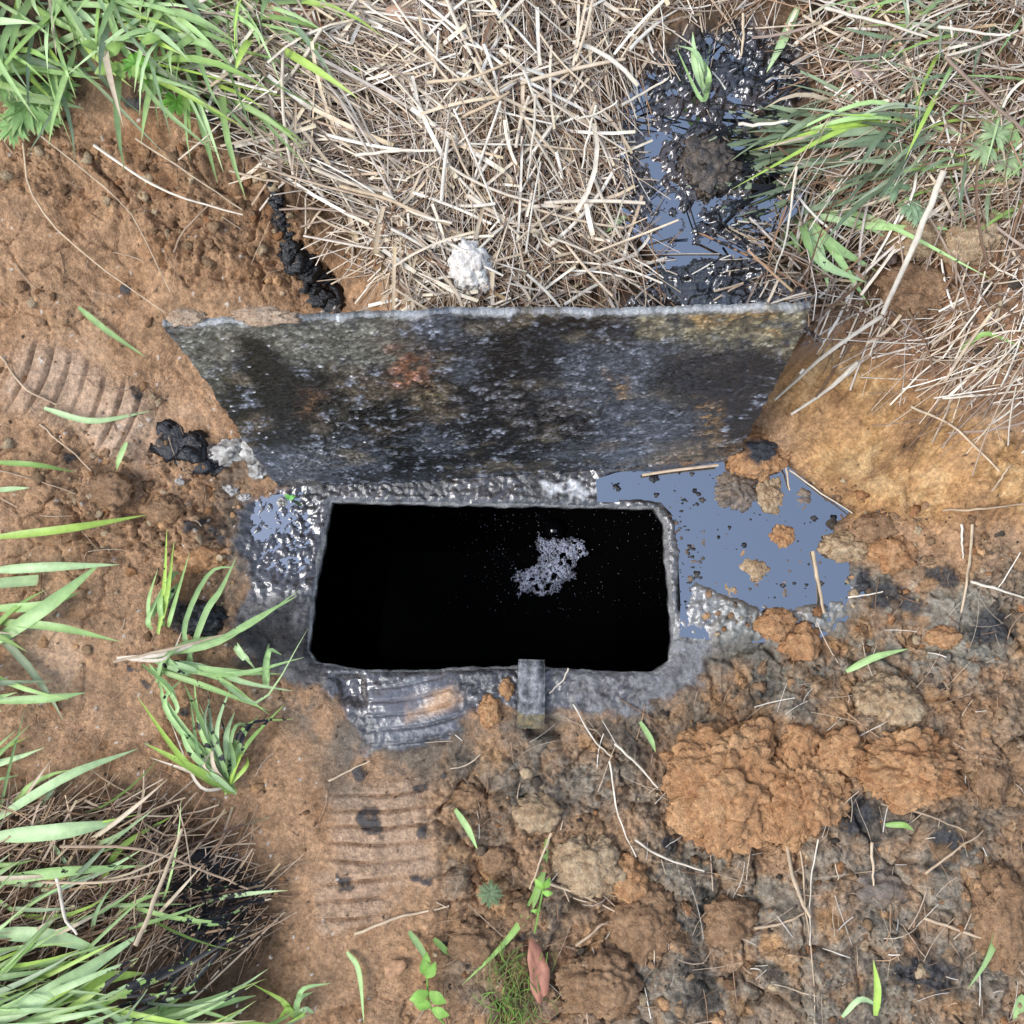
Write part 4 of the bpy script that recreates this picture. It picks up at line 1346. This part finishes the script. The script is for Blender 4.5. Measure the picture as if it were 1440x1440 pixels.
tuft('grass tuft beside the black tarry lump left of the opening', (225, 900), [
    ([(212, 885), (210, 845), (222, 800)], 9, 1, None), ([(222, 890), (235, 840), (245, 760)], 8, 4, .2), ([(226, 870), (240, 835), (258, 815)], 9, 5, .2),
    ([(230, 880), (225, 850), (232, 818)], 9, 0, None), ([(264, 930), (290, 860), (310, 830), (332, 784)], 10, 1, .1), ([(225, 920), (300, 905), (360, 870), (418, 838)], 11, 1, .1),
    ([(235, 935), (320, 945), (396, 948)], 11, 1, .1), ([(330, 910), (345, 925), (350, 930)], 12, 3, .1), ([(372, 965), (374, 930), (378, 905)], 10, 1, None),
    ([(240, 930), (290, 940), (345, 960), (412, 972)], 10, 3, .2), ([(165, 925), (230, 920), (310, 893)], 6, 10, None), ([(200, 925), (260, 938), (300, 955)], 9, 3, .3),
    ([(220, 960), (230, 930), (260, 905), (330, 890)], 8, 5, .3), ([(215, 940), (290, 965), (380, 1000)], 9, 0, .3), ([(200, 935), (240, 970), (250, 1010)], 8, 1, .2)])
tuft('wide bladed grass tuft at the right of the upper sludge', (1125, 300), [
    ([(1128, 303), (1150, 350), (1166, 410)], 18, 3, .1), ([(1130, 306), (1170, 345), (1234, 382)], 17, 1, .1), ([(1135, 300), (1230, 318), (1368, 322)], 11, 1, .2),
    ([(1125, 305), (1135, 340), (1150, 385)], 12, 5, .2), ([(1130, 302), (1180, 310), (1225, 330)], 10, 3, .1), ([(1120, 300), (1180, 285), (1240, 290)], 9, 6, .3),
    ([(1110, 325), (1120, 345), (1130, 360)], 10, 1, .2)])
tuft('small pale grass tuft standing in the top of the sludge', (990, 128), [
    ([(992, 130), (978, 90), (974, 45)], 12, 3, .1), ([(994, 128), (996, 105), (982, 75)], 9, 1, None), ([(990, 130), (1000, 110), (990, 85)], 6, 9, .2)])
tuft('grass tuft at the bottom edge right of the tarred grass', (415, 1430), [
    ([(415, 1430), (400, 1410), (385, 1400)], 9, 4, None), ([(416, 1432), (420, 1405), (440, 1395)], 9, 1, None), ([(414, 1430), (405, 1420), (392, 1432)], 9, 4, None),
    ([(418, 1430), (430, 1420), (442, 1425)], 8, 3, None)])
tuft('dusty grass clump lying on the right bank straw', (1290, 170), [
    ([(1300, 175), (1200, 185), (1090, 205)], 9, 6, .2), ([(1295, 170), (1210, 165), (1110, 190)], 9, 1, .2), ([(1290, 178), (1200, 200), (1120, 210)], 10, 7, .3),
    ([(1310, 180), (1230, 175), (1130, 160)], 8, 9, .2), ([(1250, 172), (1180, 178), (1055, 212)], 10, 4, .1), ([(1320, 160), (1260, 150), (1160, 175)], 7, 8, .2)])


def stalk(poly, wpx, c, label, lift=.012, taper=.8, tar=None):
    m = 10
    P = spline([hit(x, y, lift) for x, y in poly], m)
    P[:, 2] = np.maximum(P[:, 2], gzv(P[:, 0], P[:, 1]) + .001)
    d = np.linalg.norm(CAM - P[0]) / FPX
    cc_ = np.broadcast_to(np.asarray(c), (m, 3)).copy() * np.random.default_rng(abs(int(poly[0][0]))).uniform(.88, 1.08, m)[:, None]
    if tar: cc_[-tar:] = TARC
    b = Bld()
    P += np.random.default_rng(abs(int(poly[0][1]))).normal(0, .0005, P.shape) * np.array([1, 1, .3])
    r_ = wpx * .8 * d / 2 * np.linspace(1, taper, m)
    r_[4] *= 1.15
    b.tube(P, r_, cc_, 6, .8)
    o = b.obj('straw_stalk', M_straw)
    return tag(o, label, 'straw', 'single straw stalks')


for poly, wd, ci, lf, lab in [
    ([(1327, 240), (1285, 345), (1240, 442)], 13, 4, .045, 'thickest pale stalk slanting across the right bank'),
    ([(1240, 444), (1160, 500), (1090, 562)], 9, 4, .028, 'pale stalk leading from the thickest one down to the lid'),
    ([(1206, 508), (1165, 548), (1112, 583)], 9, 4, .014, 'pale stalk on the yellow clay right of the lid'),
    ([(1119, 235), (1108, 320), (1090, 384)], 5, 4, .03, 'bent stalk standing at the right edge of the upper sludge'),
    ([(753, 132), (750, 190), (742, 252)], 6, 4, .03, 'upright white stalk in the straw above the lid'),
    ([(838, 148), (826, 195), (818, 238)], 5, 4, .03, 'white stalk close left of the upper sludge'),
    ([(478, 262), (550, 282), (632, 318)], 8, 1, .03, 'thick stalk in the straw pointing to the white stone'),
    ([(540, 272), (585, 300), (634, 314)], 8, 4, .034, 'pale thick stalk beside the one pointing to the white stone'),
    ([(500, 218), (560, 212), (614, 212)], 7, 4, .03, 'level pale stalk in the upper left straw'),
    ([(1143, 775), (1150, 815), (1159, 862)], 8, 1, .012, 'brown twig leaning in the puddle'),
    ([(1368, 737), (1362, 800), (1352, 862)], 6, 1, .01, 'short stalk upright on the right edge soil'),
    ([(1352, 738), (1354, 785)], 5, 4, .012, 'short white stalk beside the right edge stalk'),
    ([(1365, 818), (1400, 828), (1445, 842)], 6, 4, .012, 'pale stalk running out at the right edge above black soil'),
    ([(1280, 572), (1340, 600), (1405, 662)], 6, 1, .012, 'forked stalk on the upper yellow bank'),
    ([(1325, 560), (1375, 556), (1445, 548)], 5, 4, .014, 'pale stalk level on the yellow bank near the edge'),
    ([(1326, 718), (1380, 716), (1445, 708)], 5, 2, .006, 'stalk along the lower side of the yellow bank'),
    ([(132, 205), (225, 265), (342, 302)], 6, 4, .022, 'white stalk bridging the left clay bank'),
    ([(58, 192), (125, 245), (184, 302), (240, 410)], 3.5, 1, .02, 'long thin stem crossing the left clay slope'),
    ([(32, 200), (46, 275), (110, 350), (232, 440)], 4, 1, .012, 'long bent stem down the left slope to the lid corner'),
    ([(190, 195), (260, 240), (340, 295)], 4, 1, .02, 'stem parallel to the white bridging stalk'),
    ([(245, 355), (258, 325), (292, 290)], 5, 3, .012, 'curled brown stem on the left clay bank'),
    ([(56, 596), (100, 635), (148, 680)], 4, 2, .006, 'straight stem on clay below the ribbed print'),
    ([(-5, 660), (60, 678), (108, 695)], 3, 3, .006, 'thin stem on the clay at left edge'),
    ([(0, 500), (35, 545), (80, 570)], 4, 2, .008, 'stem beside the ribbed print at the left edge'),
    ([(160, 930), (240, 912), (312, 893)], 6, 1, .03, 'pale stem resting on the tuft left of the opening'),
    ([(1105, 1185), (1120, 1250), (1140, 1290)], 8, 1, .016, 'thick stalk below the largest clay clod'),
    ([(1125, 1195), (1132, 1280), (1142, 1350), (1145, 1445)], 3.5, 2, .01, 'longest thin stem of the bundle under the largest clod'),
    ([(1150, 1180), (1140, 1250), (1138, 1330)], 3, 4, .012, 'thin stem beside the bundle under the largest clod'),
    ([(1062, 1305), (1095, 1300), (1132, 1284)], 6, 2, .008, 'short stalk left of the straw bundle'),
    ([(1225, 1185), (1229, 1245)], 6, 1, .01, 'short upright stalk right of the straw bundle'),
    ([(1302, 1228), (1342, 1198), (1382, 1168)], 5, 2, .012, 'grey stalk slanting up at lower right'),
    ([(1240, 1130), (1300, 1145), (1360, 1170)], 4, 2, .01, 'stalk below the broad orange clod'),
    ([(1300, 1290), (1370, 1315), (1445, 1332)], 6, 2, .012, 'stalk crossing behind the long curved blade'),
    ([(775, 1172), (760, 1210), (745, 1250)], 5, 1, .012, 'pale stem above the long slanting blade'),
    ([(865, 1045), (900, 1080), (925, 1108)], 6, 4, .014, 'white stalk on the mud right of the tab'),
    ([(858, 1070), (868, 1140), (895, 1205)], 4, 4, .014, 'bent white stem below the tab'),
    ([(805, 990), (835, 1040), (860, 1065)], 4, 4, .012, 'thin stem running from the rim to the white stalk'),
    ([(768, 1240), (820, 1260), (872, 1285)], 6, 1, .012, 'stalk across the cracked tan clod'),
    ([(892, 1180), (930, 1205), (990, 1225)], 5, 4, .012, 'pale stem left of the largest clay clod'),
    ([(810, 1330), (845, 1302), (858, 1296)], 6, 2, .012, 'short stem on the brown clod at lower middle'),
    ([(497, 1315), (560, 1290), (632, 1275)], 6, 1, .008, 'pale stalk below the smooth ribbed prints'),
    ([(462, 1098), (490, 1084), (520, 1070)], 5, 1, .006, 'short pale stalk left of the black ribbed print'),
    ([(800, 940), (790, 958), (772, 975)], 4, 4, .012, 'small white stem beside the steel tab'),
    ([(1395, 690), (1410, 670), (1420, 655)], 4, 2, .012, 'small stem at the end of the forked stalk'),
    ([(1192, 840), (1220, 836), (1242, 832)], 4, 4, .01, 'short white stem at the lower right shore of the puddle'),
    ([(1110, 660), (1150, 690), (1200, 722)], 4, 4, .008, 'white stem across the narrow side pool'),
    ([(1104, 648), (1110, 690)], 4, 1, .012, 'stem poking down beside the spotted clod'),
    ([(190, 1330), (220, 1260), (256, 1166)], 9, 1, .045, 'brown stalk standing up in the dead grass'),
    ([(80, 1235), (92, 1290), (108, 1315)], 7, 4, .04, 'broken pale stalk in the dead grass at left'),
    ([(60, 1240), (150, 1240), (270, 1215)], 5, 2, .045, 'level stem over the dead grass'),
    ([(85, 1190), (200, 1195), (300, 1230), (350, 1250)], 6, 3, .04, 'long brown stem arching over the dead grass'),
    ([(600, 115), (660, 110), (716, 88)], 7, 1, .03, 'stalk slanting up right in the upper straw'),
    ([(650, 165), (690, 145), (716, 130)], 7, 2, .03, 'short thick stalk in the middle of the upper straw'),
    ([(812, 168), (850, 155), (868, 142)], 5, 4, .03, 'pale stem reaching toward the upper sludge'),
    ([(874, 148), (905, 130), (938, 112)], 6, 4, .02, 'white stem lying over the left shore of the upper sludge'),
    ([(1038, 175), (1070, 176), (1108, 170)], 7, 4, .02, 'thick white stem in the middle of the upper sludge'),
    ([(1045, 20), (1045, 60), (1040, 80)], 5, 1, .03, 'stem dropping from the top edge into the sludge'),
    ([(1160, 12), (1240, 32), (1305, 52)], 7, 4, .03, 'long pale stalk at the top right'),
    ([(1318, 38), (1380, 46), (1420, 50)], 6, 4, .03, 'pale stalk right of the long one at the top right'),
    ([(1330, 80), (1380, 130), (1445, 190)], 8, 5, .03, 'grey woody stem at the right top edge'),
]:
    stalk(poly, wd * .88, STRAW[ci] * random.uniform(.72, .95) * np.array([1, .96, .9]), lab, lf + .022 if lf >= .02 else lf * .75, random.uniform(.5, .75))

# stalk lying along the lid foot and a short one on its face
b = Bld()
P = spline([at(903, 662, .012), at(950, 655, .014), at(1010, 648, .016)], 8) + np.array([0, -.006, 0])
b.tube(P, .0022, STRAW[2], 6)
tag(b.obj('straw_stalk', M_straw), 'tan straw lying along the foot of the lid above the puddle', 'straw', 'single straw stalks')


def leaf_card(name, px, py, lx, ly, rot, c, label, cat='leaf', lobes=0, curl=.3, lift=.012):
    p = hit(px, py, lift)
    d = np.linalg.norm(CAM - p) / FPX
    a = np.linspace(0, 2 * math.pi, 28, endpoint=False)
    r = 1 + .10 * np.sin(3 * a + px) + .06 * np.sin(7 * a + py) + (.3 * np.cos(lobes * a) if lobes else 0)
    V, F, CC_ = [(0, 0, .0)], [], [c]
    for k in (.5, 1.0):
        for i, t in enumerate(a):
            x, y = math.cos(t) * r[i] * k, math.sin(t) * r[i] * k
            V.append((x * lx * d, y * ly * d, curl * d * (lx + ly) * .5 * (x * x * .6 + y * y * .4 - .35 * x * y + .08 * math.sin(9 * t) * k)))
            CC_.append(np.asarray(c) * (1 + .15 * math.sin(5 * t + k)))
    for i in range(28):
        j = (i + 1) % 28
        F += [(0, 1 + i, 1 + j), (1 + i, 29 + i, 29 + j, 1 + j)]
    nv_ = len(V)
    V += [(x, y, z - .0012) for x, y, z in V]
    CC_ += CC_
    F += [tuple(q + nv_ for q in reversed(f)) for f in F]
    for i in range(28):
        j = (i + 1) % 28
        F.append((29 + i, nv_ + 29 + i, nv_ + 29 + j, 29 + j))
    o = mesh_obj(name, V, F, M_leaf, colr=np.array(CC_))
    o.location = p
    o.rotation_euler = (R(random.uniform(-8, 8)), R(random.uniform(-8, 8)), R(rot))
    if label: tag(o, label, cat, 'dead leaves' if cat == 'dead leaf' else None)
    return o


for x, y, lx, ly, rot, c, lab in ((602, 14, 50, 18, 12, (206, 168, 140), 'tan dead leaf at the top edge of the straw'), (1176, 246, 17, 24, 20, (200, 162, 130), 'tan dead leaf right of the upper sludge'),
                                  (756, 1365, 13, 38, 8, (190, 130, 104), 'reddish dead leaf standing at the bottom middle'), (1215, 95, 14, 18, -20, (170, 146, 136), 'greyish dead leaf on the right bank straw'),
                                  (1250, 348, 12, 22, 5, (120, 100, 88), 'dark dead leaf beside the pale clay lump'), (555, 1362, 15, 10, 30, (196, 150, 110), 'small curled tan leaf left of the seedling'),
                                  (770, 272, 9, 13, 0, (200, 150, 96), 'small orange leaf in the straw above the lid'), (418, 22, 34, 14, -20, (190, 140, 112), 'tan leaf under the grass at the top left'),
                                  (258, 22, 14, 13, 0, (150, 96, 100), 'round purplish leaf in the upper left grass')):
    leaf_card('dead_leaf', x, y, lx, ly, rot, lin(*c, K), lab, 'dead leaf')


def fan_leaf(b, p, rad, rot, c, lobes=7, tilt=0):
    """deeply cut leaf: each lobe splits into three teeth"""
    for i in range(lobes):
        a = rot + (i - (lobes - 1) / 2) * 2 * math.pi / (lobes + 1.5)
        ln = rad * random.uniform(.8, 1.05)
        for da, k in ((-.22, .85), (0, 1), (.22, .85)):
            m = 5
            t = np.linspace(0, 1, m)
            aa = a + da * t
            P = np.stack([p[0] + np.cos(aa) * ln * k * t, p[1] + np.sin(aa) * ln * k * t, p[2] + .004 * np.sin(t * 2.5) - tilt * t], -1)
            b.ribbon(P, rad * .26, np.asarray(c) * random.uniform(.9, 1.08), random.gauss(0, .15), .15, base=.3)


def weed(label, px, py, leaves, c, stemlen=.03):
    root = hit(px, py, .004)
    e = empty('cut_leaf_weed', root)
    tag(e, label, 'weed', 'cut leaved weeds')
    for x, y, r_, rot in leaves:
        p = hit(x, y, .022)
        b = Bld()
        fan_leaf(b, p, r_ * .00095, R(rot), c, tilt=.006)
        keep(b.obj('leaf', M_leaf), e)
        b = Bld()
        b.tube(spline([root, (root + p) / 2 + np.array([0, 0, .008]), p], 6), .0009, np.asarray(c) * .9, 4)
        keep(b.obj('stem', M_leaf), e)
    return e


weed('green cut leaved weed hanging over the bank at the left edge', 30, 130, [(35, 150, 46, -70), (75, 120, 40, -40), (10, 110, 40, 180), (60, 165, 34, -60), (20, 175, 34, -90)], lin(140, 178, 104, K))
weed('cut leaved weed in the middle of the upper left grass', 210, 110, [(215, 112, 30, -60), (250, 140, 30, -80), (190, 90, 26, 120)], lin(118, 176, 66, K))
weed('pale feathery weed near the right edge of the upper bank', 1400, 200, [(1385, 205, 30, 180), (1420, 225, 28, -60), (1400, 190, 24, 60)], lin(162, 184, 132, K))
weed('grey green feathery weed above the pale clay lump', 1265, 270, [(1262, 262, 26, 120), (1280, 290, 22, -60), (1290, 300, 20, -20)], lin(140, 168, 128, K))
weed('small star shaped weed on brown soil at the bottom middle', 688, 1258, [(688, 1258, 22, -90), (690, 1254, 18, 90)], lin(112, 130, 88, K))


def seedling(label, pts, leaves, c):
    root = hit(*pts[0], .003)
    e = empty('seedling', root)
    tag(e, label, 'seedling', 'seedlings')
    P = spline([hit(x, y, .012 + .008 * i) for i, (x, y) in enumerate(pts)], 12)
    b = Bld()
    b.tube(P, .0014, np.asarray(c) * .85, 5)
    keep(b.obj('stem', M_leaf), e)
    for x, y, ln, ang in leaves:
        p = hit(x, y, .03)
        a = R(ang)
        t = np.linspace(0, 1, 8)
        Q = np.stack([p[0] + np.cos(a) * ln * .001 * t, p[1] + np.sin(a) * ln * .001 * t, p[2] + .005 * np.sin(t * 2.6)], -1)
        b = Bld()
        b.ribbon(Q, ln * .00062, np.asarray(c) * random.uniform(.9, 1.1), random.gauss(0, .2), .2, base=.25)
        keep(b.obj('leaf', M_leaf), e)
    return e


YG = lin(140, 186, 80, K)
seedling('bright green seedling with oval leaves at the bottom edge left of centre', [(625, 1440), (605, 1415), (600, 1370)],
         [(600, 1372, 24, 100), (600, 1375, 24, 60), (602, 1395, 26, 200), (604, 1395, 26, -30), (606, 1415, 26, 160), (608, 1418, 24, -20), (600, 1358, 18, 90)], YG)
seedling('thin stemmed seedling with a leafy tip right of the star shaped weed', [(752, 1312), (758, 1280), (764, 1250)],
         [(764, 1250, 18, 60), (764, 1250, 18, 130), (763, 1255, 14, 0), (758, 1280, 10, 180)], YG)
seedling('tiny round leaved seedling in the upper left grass', [(150, 80), (160, 90)],
         [(150, 80, 26, 40), (165, 95, 28, 200), (185, 95, 26, -40), (175, 110, 24, 120), (140, 70, 24, 160), (200, 60, 24, 10)], lin(138, 170, 84, K))
seedling('tiny green sprout in the black slime at the opening corner', [(405, 702), (409, 701)], [(406, 702, 11, 20), (409, 702, 10, 140)], lin(120, 190, 90, K))
# yellow green mossy thread tuft at the bottom
b = Bld()
for _ in range(170):
    x, y = random.gauss(722, 18), random.uniform(1335, 1445)
    p = hit(x, y)
    P = lay(p[0], p[1], R(random.gauss(85, 40)), random.uniform(.012, .045), .002 + random.random() * .012, random.random() * .02, random.gauss(0, 1), 5)
    b.tube(P, .0007, random.choice((YG, lin(160, 150, 90, K), lin(130, 150, 80, K))) * random.uniform(.7, 1.1), 3)
tag(b.obj('moss_threads', M_grass), 'yellow green mossy threads at the bottom middle', 'moss', None, 'stuff')

v2, f2 = ICO[2]
shapes = []
for k in range(10):
    p_, f_, c_ = lump_mesh(1, random.uniform(.6, 1), .7, 2, 900 + k * 13, (1, 1, 1), (.8, .8, .8), None, 2.0, 3.0)
    shapes.append((p_, c_))
# specks of wet mud and bubbles afloat on the big puddle
b = Bld()
for _ in range(150):
    if random.random() < .45: x, y = random.uniform(948, 990), random.uniform(690, 860)
    else: x, y = sample([(880, 668), (1000, 660), (1180, 730), (1195, 840), (1000, 850), (955, 760)])
    if inpoly(x, y, HOLE_PX): continue
    p = at(x, y, ZP)
    r_ = .0012 + .0045 * random.random() ** 3
    p_, c_ = random.choice(shapes)
    b.add(p_ * np.array([r_, r_ * random.uniform(.6, 1), r_ * .7]) + p, ICO[2][1], c_ * random.choice((GREYB[0], GREYB[1], DARK[0], DARK[1])) * random.uniform(.5, 1.1))
tag(b.obj('mud_specks', M_tarclod), 'small wet mud specks afloat on the big puddle', 'mud', None, 'stuff')

# thick tar that ran over the clay
def tar_drip(pts, wd, label):
    b_ = Bld()
    c0 = hit(*pts[0])
    for (ax_, ay_), (bx_, by_) in zip(pts[:-1], pts[1:]):
        nn = max(int(math.hypot(bx_ - ax_, by_ - ay_) / 1.5), 2)
        for i_ in range(nn):
            t_ = i_ / nn
            x_, y_ = ax_ + (bx_ - ax_) * t_ + random.gauss(0, wd * .3), ay_ + (by_ - ay_) * t_ + random.gauss(0, wd * .3)
            p = hit(x_, y_)
            r_ = wd * .001 * random.uniform(.3, .75)
            p_, c_ = random.choice(shapes)
            b_.add(p_ * np.array([r_ * 1.3, r_ * random.uniform(.9, 1.6), r_ * .2]) + p, ICO[2][1], c_ * lin(24, 24, 27, K) * random.uniform(.5, 1.2))
    tag(b_.obj('tar_drip', M_tarclod), label, 'tar', 'tar runs on the clay')


tar_drip([(384, 262), (396, 310), (408, 352)], 9, 'thin upper trail of black tar down the clay slope behind the lid')
tar_drip([(408, 352), (440, 388), (468, 434)], 20, 'thick black tar run ending at the lid top edge')
tar_drip([(232, 606), (262, 628), (302, 650)], 24, 'black tar smear beside the white plaster')

# loose crumbs of soil strewn over the spoil
v2, f2 = ICO[2]
b = Bld()
crumb_zones = [([(600, 1040), (980, 980), (1200, 830), (1460, 760), (1460, 1460), (560, 1460), (640, 1200)], 750), ([(90, 590), (250, 610), (340, 700), (330, 860), (110, 800), (40, 700)], 260),
               ([(0, 190), (330, 210), (460, 330), (400, 420), (150, 300), (0, 260)], 260), ([(0, 300), (220, 420), (230, 560), (300, 980), (440, 1150), (420, 1300), (180, 1060), (0, 1050)], 160),
               ([(960, 680), (1190, 720), (1210, 860), (990, 900)], 170), ([(1120, 640), (1240, 700), (1440, 730), (1440, 780), (1200, 800)], 130), ([(1250, 300), (1440, 300), (1440, 540), (1240, 470)], 200)]
CR = [ORANGE[0], ORANGE[1], TAN[0], TAN[1], BROWN[0], BROWN[1], GREYB[0], GREYB[1]]
for poly, cnt in crumb_zones:
    for _ in range(cnt):
        x, y = sample(poly)
        p = hit(x, y)
        sp, sc_ = random.choice(shapes)
        r_ = .0016 + .008 * random.random() ** 3.5
        a = random.random() * 6.28
        q = sp * r_
        q = np.stack([q[:, 0] * math.cos(a) - q[:, 1] * math.sin(a), q[:, 0] * math.sin(a) + q[:, 1] * math.cos(a), q[:, 2]], -1) + p + np.array([0, 0, r_ * .05])
        b.add(q, f2, sc_ * random.choice(CR[:6] if x < 600 else CR) * random.uniform(.8, 1.1))
tag(b.obj('soil_crumbs', M_clod), 'loose crumbs of brown and grey soil strewn over the clay', 'soil', None, 'stuff')
